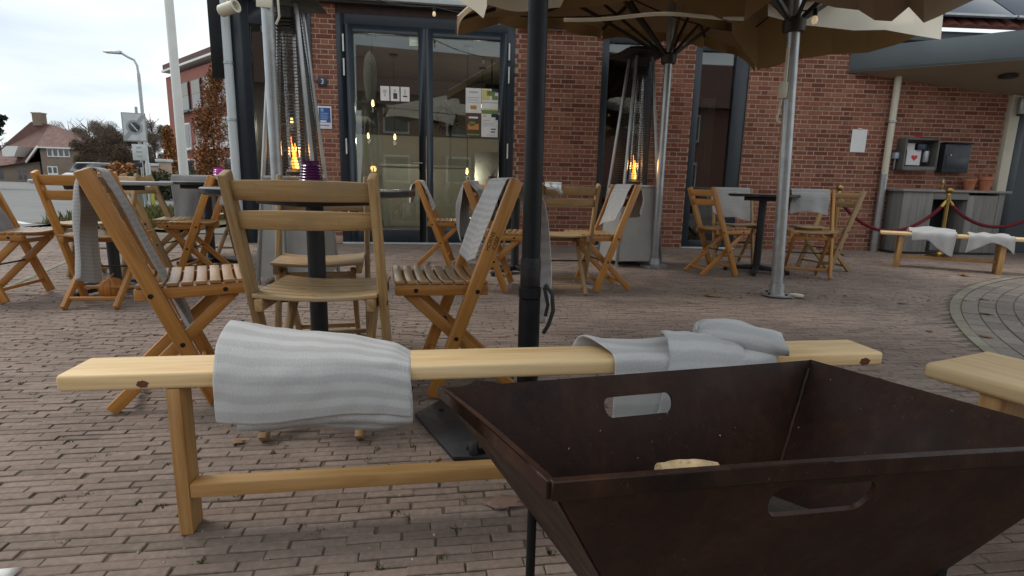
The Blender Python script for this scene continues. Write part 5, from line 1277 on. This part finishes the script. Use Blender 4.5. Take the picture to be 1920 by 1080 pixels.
def L(px,py,s,label,**k): p=G(px,py); leaf(p.x,p.y,s,random.uniform(0,6.3) if 'rz' not in k else k.pop('rz'),label,**k)
L(447,832,.022,'tan fallen leaf beside the rear foot of the weathered chair',seed=1,rz=.2)
L(948,946,.058,'large pinkish brown fallen leaf left of the fire pit',seed=2,m_=M_leafp,rz=.1,curl=.25)
L(820,863,.014,'small pale leaf at the corner of the black base plate',seed=3)
L(1335,556,.07,'brown fallen leaf left of the steel pole foot',seed=4); L(1500,560,.05,'pale leaf scrap right of the steel pole foot',seed=5,m_=M_leafp)
L(1805,517,.07,'dark red fallen leaf below the far bench',seed=6,curl=.8); L(1692,570,.04,'dark leaf on the open paving near the kerb ring, farther one',seed=7); L(1743,622,.03,'dark leaf on the open paving near the kerb ring, nearer one',seed=8)
L(1845,562,.05,'fallen leaf inside the kerb ring, upper one',seed=9,m_=M_leafp); L(1850,590,.045,'pale leaf inside the kerb ring, middle one',seed=10); L(1848,632,.04,'pale leaf inside the kerb ring, lower one',seed=11)
L(1295,568,.03,'pale scrap of leaf on the open paving below the orange chair',seed=12); L(1800,650,.02,'tiny dark leaf near the tip of the right bench',seed=13)
V=[];F_=[]; rr_=random.Random(5)
for (px,py,n_,sx) in ((1400,550,70,.30),(1330,556,26,.16),(1500,556,20,.12),(1840,565,30,.3),(1480,520,20,.3)):
    c0=G(px,py)
    for k in range(n_):
        x,y=c0.x+rr_.gauss(0,sx),c0.y+rr_.gauss(0,.06); s_=rr_.uniform(.006,.022); a_=rr_.random()*6.3; o_=len(V); h_=rr_.uniform(.002,.012)
        V+=[(x-math.cos(a_)*s_,y-math.sin(a_)*s_,.003),(x-math.sin(a_)*s_*.4,y+math.cos(a_)*s_*.4,h_),(x+math.cos(a_)*s_,y+math.sin(a_)*s_,.004),(x+math.sin(a_)*s_*.4,y-math.cos(a_)*s_*.4,.003)]; F_.append((o_,o_+1,o_+2,o_+3))
o=raw('leaf_litter',V,F_,M_leaf); tag(o,'crumbled brown leaf litter round the foot of the steel pole',None,None,'stuff')
# folded white paper at the lower left corner of the view
p=G(8,1084); t=thing('paper_napkin','white folded paper at the lower left corner of the picture','napkin',(p.x,p.y,0),.4)
mb=MB(); mb.add([(-.05,-.05,.004),(.012,-.03,.004),(-.012,-.005,.026),(-.06,.0,.02)],[(0,1,2,3)]); o=mb.build('sheet',M_paper,t); solid(o,.002)
mb=MB(); mb.add([(.012,-.03,.004),(.022,.02,.004),(-.012,-.005,.026)],[(0,1,2)]); o=mb.build('fold',M_paper,t); solid(o,.002)
# ================================================================== BACKGROUND ON THE LEFT
# flagpole, street lamp, signs
fb=AT(349,372,14.0); t=thing('flagpole','tall white flagpole behind the towel covered chair','flagpole',(fb.x,fb.y,0))
mb=MB(); mb.lathe([(.115,0),(.11,.4),(.105,2),(.085,9)],16); mb.build('pole',M_white,t); mb=MB(); mb.lathe([(.13,0),(.13,.35),(.11,.36)],16); mb.build('socket',M_galv,t)
mb=MB(); mb.tube([(.13,-.03,1.0),(.12,-.03,8.8)],.006,5); mb.build('halyard',M_white,t)
lb0=AT(283,372,19.0); t=thing('street_lamp','slim grey street lamp with curved arm over the road','street lamp',(lb0.x,lb0.y,0))
lt=AT(264,120,19.0); hd=AT(196,97,19.0)
mb=MB(); mb.lathe([(.085,0),(.08,1.2),(.055,1.3),(.05,lt.z-.3)],12); mb.build('post',M_galv,t)
arm=[Vector((0,0,lt.z-.3)),Vector((-.02,0,lt.z-.05)),Vector((-.10,0,lt.z+.12)),Vector((-.28,0,lt.z+.2)),Vector((hd.x-lb0.x+.5,0,hd.z+.0))]
mb=MB(); mb.tube(arm,.036,8); mb.build('arm',M_galv,t)
mb=MB(); mb.hexa([(hd.x-lb0.x+.55,-.1,hd.z-.06),(hd.x-lb0.x+.55,.1,hd.z-.06),(hd.x-lb0.x+.55,.06,hd.z+.04),(hd.x-lb0.x+.55,-.06,hd.z+.04),(hd.x-lb0.x,-.12,hd.z-.03),(hd.x-lb0.x,.12,hd.z-.03),(hd.x-lb0.x,.05,hd.z+.06),(hd.x-lb0.x,-.05,hd.z+.06)]); mb.build('lamp_head',M_galv,t,bevel=.02)
YS=13.0; s0=AT(231,211,YS); s1_=AT(273,266,YS); sp=AT(257,372,YS); cxs=(s0.x+s1_.x)/2
t=thing('zone_sign','square white end of zone sign with grey disc and diagonal bar','road sign',(cxs,YS,0),R(22))
cz=(s0.z+s1_.z)/2; hw=(s1_.x-s0.x)/2*1.06; hh=(s0.z-s1_.z)/2
mb=MB(); mb.tube([(.06,.04,-.02),(.06,.04,s0.z+.14)],.03,10); mb.build('post',M_galv,t)
mb=MB(); mb.box((0,0,cz),(2*hw,.02,2*hh)); sg=mb.build('panel',simple('sign_grey_edge',(.35,.36,.36),.5),t,bevel=.004)
M_face=simple('sign_face',(.62,.64,.64),.45); M_g1=simple('sign_grey',(.36,.38,.39),.5); M_g2=simple('sign_dark',(.04,.05,.06),.5)
mb=MB(); mb.box((0,-.012,cz),(2*hw-.05,.006,2*hh-.05)); mb.build('face',M_face,sg)
Mx=Matrix.Rotation(R(90),3,'X')
a_=math.atan2(hh,hw)
mb=MB(); mb.box((0,-.0162,cz),(2*math.hypot(hw,hh)*.86,.002,.085),Matrix.Rotation(-a_,3,'Y')); mb.build('diagonal_bar',M_g1,sg)
for (r0,r1,d,m_) in ((.15,.162,.0185,M_g1),(0,.115,.0185,M_g2)):
    mb=MB(); mb.lathe([(r0,0),(r1,0),(r1,.002),(r0,.002)] if r0 else [(0,0),(r1,0),(r1,.002),(0,.002)],28,(-.0,-d,cz),Mx); mb.build('disc',m_,sg)
mb=MB(); mb.box((0,-.022,cz),(.205,.002,.024),Matrix.Rotation(a_,3,'Y')); mb.build('disc_bar',M_face,sg)
q0=AT(247,270,YS); q1=AT(272,301,YS)
mb=MB(); mb.box((.045,-.0,(q0.z+q1.z)/2),(q1.x-q0.x,.018,q0.z-q1.z)); s2_=mb.build('lower_panel',M_face,t,bevel=.003)
for k in range(3): mb=MB(); mb.box((.045,-.011,(q0.z+q1.z)/2+.11-.1*k),(.09+.03*(k%2),.003,.03)); mb.build('print',M_g1,s2_)
mb=MB(); mb.box((-.0,-.0,q1.z-.10),(.16,.018,.10)); mb.build('blue_panel',M_dblue,t,bevel=.003)
# house across the road
M_hbrick=simple('house_brick',(.215,.16,.12),.9,0,.2,1.2,.2); M_hroof=simple('house_roof',(.135,.068,.055),.85,0,.18,1.5,.4); M_wht=simple('window_white',(.7,.7,.66),.5); M_pane=simple('dark_pane',(.03,.035,.04),.1,0,.1,1,0,.9)
HY=58.0
def HP(x,y,dy=0): p=AT(x,y,HY+dy); return p
e_l=HP(78,274)
org=Vector((e_l.x,HY,0)); t=thing('house','detached brown brick house with a steep red brown hipped roof','house',org)
# main front wing (gable hipped) and left wing
def HL(x,y,dy): p=AT(x,y,HY+dy); return (p.x-org.x,dy,p.z)
fl,fr_=HL(74,276,0),HL(149,279,0)
mb=MB(); mb.hexa([(fl[0],0,0),(fr_[0],0,0),(fr_[0],8,0),(fl[0],8,0),(fl[0],0,fl[2]),(fr_[0],0,fr_[2]),(fr_[0],8,fr_[2]),(fl[0],8,fl[2])]); wl=mb.build('wall',M_hbrick,t,smooth=False)
wl0,wl1=HL(-30,314,1.8),HL(74,303,1.8)
mb=MB(); mb.hexa([(wl0[0],1.8,0),(wl1[0],1.8,0),(wl1[0],8,0),(wl0[0],8,0),(wl0[0],1.8,wl0[2]),(wl1[0],1.8,wl1[2]),(wl1[0],8,wl1[2]),(wl0[0],8,wl0[2])]); mb.build('wall',M_hbrick,t,smooth=False)
A_r,B_r=HL(58,228,4.2),HL(93,233,4.2)
er=HL(152,278,-.4); el=HL(70,275,-.4); cs_=HL(49,304,1.2); lf=HL(-30,315,1.2); lh=HL(-8,284,4.2)
erb=(er[0],9.0,er[2]); lfb=(lf[0],9.0,lf[2])
mb=MB(); mb.add([B_r,el,er],[(0,1,2)]); mb.add([A_r,B_r,el,cs_,lf,lh],[(0,5,4,3,2,1)]); mb.add([B_r,er,erb],[(0,1,2)]); mb.add([A_r,B_r,erb,lfb,lh],[(0,1,2,3,4)]); mb.add([lh,lf,lfb],[(0,1,2)]); rf=mb.build('roof',M_hroof,t,smooth=False); solid(rf,.12,-1)
cp=HL(73,226,4.2); mb=MB(); mb.box((cp[0],4.3,cp[2]+.1),(.95,.8,1.3)); ch_=mb.build('chimney',M_hbrick,rf,smooth=False); mb=MB(); mb.box((cp[0],4.3,cp[2]+.78),(1.08,.92,.12)); mb.build('cap',M_mortar,rf)
mb=MB(); mb.beam(el,cs_,.12,.22); mb.build('bargeboard',M_wht,t); mb=MB(); mb.beam((el[0],-.42,el[2]-.05),(er[0],-.42,er[2]-.05),.12,.14); mb.build('gutter',M_wht,t)
def win(x0,z0,x1,z1,cols,rows_,y=-.03,panes=True):
    mb=MB(); mb.box(((x0+x1)/2,y,(z0+z1)/2),(x1-x0,.08,z1-z0)); f_=mb.build('window',M_wht,t,smooth=False)
    for i in range(cols):
        for j in range(rows_):
            w_=(x1-x0)/cols; h_=(z1-z0)/rows_; mb=MB(); mb.box((x0+w_*(i+.5),y-.045,z0+h_*(j+.5)),(w_*.68,.02,h_*.76)); mb.build('pane',M_pane,f_,smooth=False)
def wpx(a,b,c_,d_,cols,rows_,dy=0,y=-.03):
    p=HP(a,d_,dy); q=HP(c_,b,dy); win(p.x-org.x,p.z,q.x-org.x,q.z,cols,rows_,y)
wpx(90,278,130,294,4,1); wpx(93,312,108,340,2,2); wpx(31,313,47,338,2,2,1.6,1.85); wpx(-6,317,4,338,1,1,1.6,1.85)
p=HP(5,293,.6); q=HP(34,274,.6); mb=MB(); mb.add([(p.x-org.x,.6,p.z),(q.x-org.x-.6,.6,p.z),(q.x-org.x,.6,q.z),(p.x-org.x,.6,q.z),(p.x-org.x,3,p.z),(q.x-org.x-.6,3,p.z),(q.x-org.x,3,q.z),(p.x-org.x,3,q.z)],[(0,1,2,3),(3,2,6,7),(1,5,6,2),(0,3,7,4)]); dm=mb.build('dormer',M_wht,t,smooth=False)
# apartment building
ap0=AT(309,128,38.0); ap1=AT(430,80,31.0); aH=ap0.z
M_abrick=simple('apartment_brick',(.255,.085,.062),.9,0,.16,1.5,.2); M_aroof=simple('apartment_roof',(.10,.05,.042),.85,0,.15,1.5,.2)
d=Vector((ap1.x-ap0.x,ap1.y-ap0.y,0)); ln=d.length; an=math.atan2(d.y,d.x)
t=thing('apartment_building','three storey red brick apartment building behind the flagpole','building',(ap0.x,ap0.y,0),an)
mb=MB(); mb.box((ln/2,4,aH/2-.3),(ln,8,aH-.6)); mb.build('wall',M_abrick,t,smooth=False)
mb=MB(); mb.box((ln/2,4,aH-.22),(ln+.36,8.36,.12)); mb.build('gutter',M_wht,t); mb=MB(); mb.box((ln/2,4,aH+.02),(ln+.2,8.2,.34)); mb.build('roof',M_aroof,t,smooth=False)
mb=MB(); mb.box((-.012,4,aH/2-.3),(.03,7.9,aH-.7)); mb.build('side_wall',simple('side_brick',(.16,.075,.062),.9,0,.15,1.5,.2),t,smooth=False)
def awin(s0,s1_,z0,z1,kind):
    mb=MB(); mb.box(((s0+s1_)/2,-.02,(z0+z1)/2),(s1_-s0,.12,z1-z0)); f_=mb.build('window',M_wht if kind else M_frame,t,smooth=False)
    mb=MB(); mb.box(((s0+s1_)/2,-.09,(z0+z1)/2),(s1_-s0-.16,.02,z1-z0-.18)); mb.build('pane',M_pane,f_,smooth=False)
    mb=MB(); mb.box(((s0+s1_)/2,-.16,z0-.05),(s1_-s0+.16,.2,.08)); mb.build('sill',M_wht if kind else M_frame,f_)
    if kind==0: mb=MB(); mb.box(((s0+s1_)/2,-.105,z1-.45),(s1_-s0-.16,.02,.75)); mb.build('blind',simple('blind',(.33,.31,.28),.7) if 'blind' not in MT else MT['blind'],f_)
    if kind==2:
        for k in range(4): mb=MB(); mb.lathe([(0,0),(.06,.02),(.10,.16),(.05,.2),(0,.22)],8,(s0+(k+.5)*(s1_-s0)/4,-.17,z0)); mb.build('flower_pot',M_paper,f_)
for i in range(4):
    s_=2.7+i*2.0; awin(s_,s_+1.5,aH*.62,aH*.62+1.75,0); awin(s_+.1,s_+1.1,aH*.33,aH*.33+1.6,2 if i%2 else 1); awin(s_+.1,s_+1.5,aH*.10,aH*.10+1.2,1)
# parked car
q=AT(190,338,30.0); t=thing('parked_car','white car with dark windows parked beside the hedge','car',(q.x-.6,30.5,0),R(-25))
mb=MB(); M=Matrix.Rotation(R(90),4,'X'); body=[(-2.1,.3),(-2.15,.7),(-1.4,.92),(1.95,.95),(2.1,.7),(2.1,.3)]
mb.prism(body,1.7,Matrix.Translation((0,.85,0))@M); mb.build('body',M_white,t,bevel=.08,seg=3)
cab=[(-1.25,.93),(-.55,1.42),(1.2,1.45),(1.85,.95)]; mb=MB(); mb.prism(cab,1.5,Matrix.Translation((0,.75,0))@M); cb_=mb.build('cabin',M_pane,t,bevel=.05)
mb=MB(); mb.box((.35,0,1.46),(1.7,1.4,.05)); mb.build('roof',M_white,t,bevel=.02)
for (x,s) in ((-1.35,-1),(-1.35,1),(1.35,-1),(1.35,1)):
    mb=MB(); mb.lathe([(0,-.1),(.2,-.1),(.31,-.09),(.33,0),(.31,.09),(.2,.1),(0,.1)],20,(x,s*.8,.33),Matrix.Rotation(R(90),3,'X')); wh=mb.build('wheel',M_rubber,t); mb=MB(); mb.lathe([(0,-.11),(.19,-.105),(.19,.105),(0,.11)],16,(x,s*.8,.33),Matrix.Rotation(R(90),3,'X')); mb.build('rim',M_galv,wh)
for s in (-.6,.6): mb=MB(); mb.box((-2.12,s,.68),(.08,.3,.14)); mb.build('headlight',M_glass,t,bevel=.02)
# trees: leaf and twig clouds with trunks
def cloud(N,lobes,size,asp=1.0,rs=0):
    g=np.random.default_rng(rs); V=np.zeros((N*4,3)); k=g.integers(0,len(lobes),N); L_=np.array(lobes)
    dirs=g.normal(size=(N,3)); dirs/=np.linalg.norm(dirs,axis=1)[:,None]; rad=g.random(N)**.45
    c=L_[k,:3]+dirs*rad[:,None]*L_[k,3:6]
    a=g.normal(size=(N,3)); a/=np.linalg.norm(a,axis=1)[:,None]; b=g.normal(size=(N,3)); b-=a*(a*b).sum(1)[:,None]; b/=np.linalg.norm(b,axis=1)[:,None]
    s=size*(.6+.8*g.random(N))[:,None]
    V[0::4]=c-a*s; V[1::4]=c+b*s*asp; V[2::4]=c+a*s; V[3::4]=c-b*s*asp
    return V,np.arange(N*4).reshape(N,4)
def branches(h,spread,n,seed,r0):
    r_=random.Random(seed); mb=MB(); mb.tube([(0,0,0),(.02*h,0,h*.35),(0,.02*h,h*.7),(0,0,h*.95)],[r0,r0*.8,r0*.5,r0*.1],8)
    for k in range(n):
        z=h*r_.uniform(.25,.8); a_=r_.random()*6.28; l=spread*r_.uniform(.5,1)*(1.1-z/h*.6); p0=Vector((0,0,z)); p1=p0+Vector((math.cos(a_)*l*.5,math.sin(a_)*l*.5,l*.35)); p2=p0+Vector((math.cos(a_)*l,math.sin(a_)*l,l*.8))
        mb.tube([p0,p1,p2],[r0*.4,r0*.25,r0*.06],5)
        for q in range(3):
            b_=r_.random()*6.28; m0=p0.lerp(p2,r_.uniform(.4,.9)); mb.tube([m0,m0+Vector((math.cos(b_),math.sin(b_),.9))*l*.35],[r0*.14,r0*.03],4)
    return mb
M_trunk=simple('bark',(.085,.065,.05),.95,0,.3,6,.5)
M_twig2=bricks('bare_twigs',[(0,(.12,.09,.07)),(.5,(.17,.13,.105)),(1,(.21,.165,.125))],.95,2)
M_twigd=bricks('dark_shrub_twigs',[(0,(.07,.05,.035)),(.5,(.115,.08,.055)),(1,(.15,.105,.06))],.95,2)
M_beech=bricks('beech_leaves',[(0,(.16,.05,.015)),(.35,(.27,.10,.03)),(.7,(.36,.16,.05)),(1,(.22,.13,.05))],.75,4)
M_ever=bricks('evergreen_leaves',[(0,(.012,.025,.015)),(.6,(.03,.05,.025)),(1,(.06,.075,.04))],.7,4)
M_hedge=bricks('hedge_leaves',[(0,(.03,.045,.02)),(.6,(.06,.07,.03)),(1,(.10,.09,.045))],.8,4)
def tree(name,label,loc,h,spread,N,size,asp,lm,seed,lobes=None,r0=None,nb=14,cat='tree',grp=None):
    t=thing(name,label,cat,loc,group=grp); r_=random.Random(seed)
    if lobes is None:
        lobes=[]
        for k in range(12):
            a_=r_.random()*6.28; z=h*r_.uniform(.35,.86); w_=spread*(1.05-abs(z/h-.55)*1.1)*r_.uniform(.3,.75); q=spread*r_.uniform(.22,.4); lobes.append((math.cos(a_)*w_,math.sin(a_)*w_,z,q,q,q*1.1))
    V,F_=cloud(N,lobes,size,asp,seed); raw('crown',V,F_,lm,t); branches(h,spread,nb,seed,r0 or h*.018).build('trunk',M_trunk,t); return t
def at0(x,Y): p=AT(x,335,Y); return (p.x,p.y,0)
k=0
for (x,Y,ytop,wpx_,lb_,dk) in ((112,68,232,26,'bare tree behind the right slope of the house roof',0),(140,66,222,30,'bare tree at the right corner of the house',0),(176,64,216,34,'tall bare tree between the house and the zone sign',0),(215,60,222,32,'bare tree just left of the zone sign',0),(262,62,214,26,'bare tree behind the street lamp post',0),(292,66,205,24,'pale bare tree at the apartment building edge',0),(178,50,244,30,'low dark brown thicket right of the house',1),(212,46,236,34,'dense dark thicket left of the zone sign',1),(240,44,262,26,'low dark thicket behind the sign post',1),(290,48,290,26,'reddish brown thicket left of the gate pillars',1)):
    k+=1; h=AT(x,ytop,Y).z; s=wpx_/1020*Y*1.25
    tree('bare_tree',lb_,at0(x,Y),h,s,7000 if dk else 14000,.16 if dk else .24,.10 if dk else .03,M_twigd if dk else M_twig2,20+k,nb=34,grp='bare trees across the road')
# autumn beech at the cafe corner
q=AT(400,335,11.0); zz=lambda y,Y=11.0:AT(400,y,Y).z
tree('beech_tree','columnar beech with orange brown autumn leaves beside the cafe corner',(q.x+.02,11,0),AT(400,150,11).z,.45,10000,.022,.62,M_beech,5,lobes=[(0,0,.5,.32,.4,.45),(.02,0,1.0,.34,.4,.5),(.03,0,1.5,.30,.4,.5),(.08,0,2.0,.26,.4,.5),(.13,0,2.4,.22,.3,.4),(.18,0,2.7,.13,.2,.3),(-.18,0,1.15,.2,.3,.4),(-.14,0,1.85,.16,.3,.35),(-.2,0,.6,.22,.3,.35)],r0=.03)
q=AT(327,340,24.0); tree('ivy_column','brown leaved climber growing up the edge of the apartment building',(q.x,24,0),2.9,.5,2600,.06,.6,M_beech,6,lobes=[(0,0,.6,.5,.4,.6),(0,0,1.4,.42,.4,.6),(-.05,0,2.1,.35,.3,.5),(-.1,0,2.6,.22,.2,.4)],r0=.05,cat='climber')
q=AT(-6,250,30.0); tree('evergreen_tree','dark evergreen branch tips at the left picture edge',(q.x-1.1,30,0),4.3,1.6,5000,.11,.5,M_ever,7,lobes=[(0,0,3.2,1.2,1.2,.9),(.8,0,3.5,.6,.6,.3),(-.4,0,2.3,1.0,1.0,1.0),(1.3,0,3.72,.38,.3,.10)],r0=.12)
def hedge(name,label,a,b,h,w_,lm,N,size,seed):
    t=thing(name,label,'hedge',a); d=Vector(b)-Vector(a); n_=max(3,int(d.length/(w_*.7))); lob=[]
    r_=random.Random(seed)
    for i in range(n_):
        p=d*(i/(n_-1)); lob.append((p.x,p.y,h*.5+r_.uniform(-.1,.1)*h,w_*.6,w_*.6,h*.55))
    V,F_=cloud(N,lob,size,.6,seed); raw('foliage',V,F_,lm,t); mb=MB()
    for i in range(n_): p=d*(i/(n_-1)); mb.tube([(p.x,p.y,0),(p.x,p.y,h*.6)],.03,5)
    mb.build('stems',M_trunk,t)
hedge('hedge','rust brown hedge behind the left table and parked car',at0(205,27),at0(252,27),1.35,1.2,M_beech,3800,.09,1)
hedge('hedge','dark green hedge below the flagpole and apartment windows',at0(352,17),at0(420,15),.95,.8,M_hedge,4200,.055,2)
hedge('hedge','dark green shrubs round the foot of the street lamp',at0(262,21),at0(302,20),1.05,.8,M_hedge,4200,.06,3)
# low wall pillars, bin, bollards by the sign
for (x,y,lab) in ((297,312,'stone gate pillar left of the flagpole'),(312,304,'taller stone gate pillar beside the apartment corner')):
    q=AT(x,345,20.5); zt=AT(x,y,20.5).z; t=thing('gate_pillar',lab,'pillar',(q.x,20.5,0)); mb=MB(); mb.box((0,0,zt/2),(.32,.32,zt)); mb.build('shaft',M_mortar,t,bevel=.01); mb=MB(); mb.box((0,0,zt+.05),(.42,.42,.1)); mb.build('cap',M_zinc,t,bevel=.01)
q=G(262,392); t=thing('litter_bin','grey round litter bin at the foot of the zone sign','litter bin',(q.x,q.y,0)); mb=MB(); mb.lathe([(0,0),(.17,0),(.2,.6),(.205,.62),(.17,.62),(.16,.3),(0,.25)],20); mb.build('body',M_galv,t); mb=MB(); mb.lathe([(.21,.60),(.215,.63),(.2,.65),(.16,.65),(.16,.63)],20); mb.build('rim',M_dark,t)
q=G(288,392); t=thing('reflector_post','yellow green reflective marker post on the verge','marker post',(q.x,q.y,0)); mb=MB(); mb.lathe([(.05,0),(.05,.55),(.03,.6),(0,.6)],12); mb.build('post',simple('marker_yellow',(.5,.5,.1),.5),t); mb=MB(); mb.lathe([(.051,.4),(.053,.41),(.053,.48),(.051,.49)],12); mb.build('band',M_dark,t)
# lit opposite side of the street: houses behind the viewer so that panes have something real to mirror
M_oppw=simple('opposite_brick',(.25,.12,.09),.9,0,.15,1.2,.2)
def row_house(label,x,y,wd,h,seed):
    t=thing('row_house',label,'house',(x,y,0),math.pi); mb=MB(); mb.box((0,4,h/2),(wd,8,h)); mb.build('wall',M_oppw,t,smooth=False)
    mb=MB(); mb.add([(-wd/2-.3,-.4,h),(wd/2+.3,-.4,h),(wd/2+.3,8.4,h),(-wd/2-.3,8.4,h),(-wd/2-.3,4,h+3.4),(wd/2+.3,4,h+3.4)],[(0,1,5,4),(2,3,4,5),(1,2,5),(3,0,4),(0,3,2,1)]); mb.build('roof',M_hroof,t,smooth=False)
    for i in range(3):
        for z in (.8,3.6):
            mb=MB(); mb.box((-wd/2+wd*(i+.5)/3,-.03,z+.8),(1.5,.1,1.6)); f_=mb.build('window',M_wht,t,smooth=False); mb=MB(); mb.box((-wd/2+wd*(i+.5)/3,-.09,z+.8),(1.3,.02,1.35)); mb.build('pane',M_pane,f_,smooth=False)
row_house('brick house opposite the cafe, left one behind the viewer',-9,-17,10,5.6,1); row_house('brick house opposite the cafe, middle one behind the viewer',4,-19,11,5.8,2); row_house('brick house opposite the cafe, right one behind the viewer',17,-18,11,5.6,3)
hedge('hedge','long dense hedge far across the road beyond the left picture edge',(-120,62,0),(-58,66,0),4.5,4.5,M_twigd,9000,.35,9)
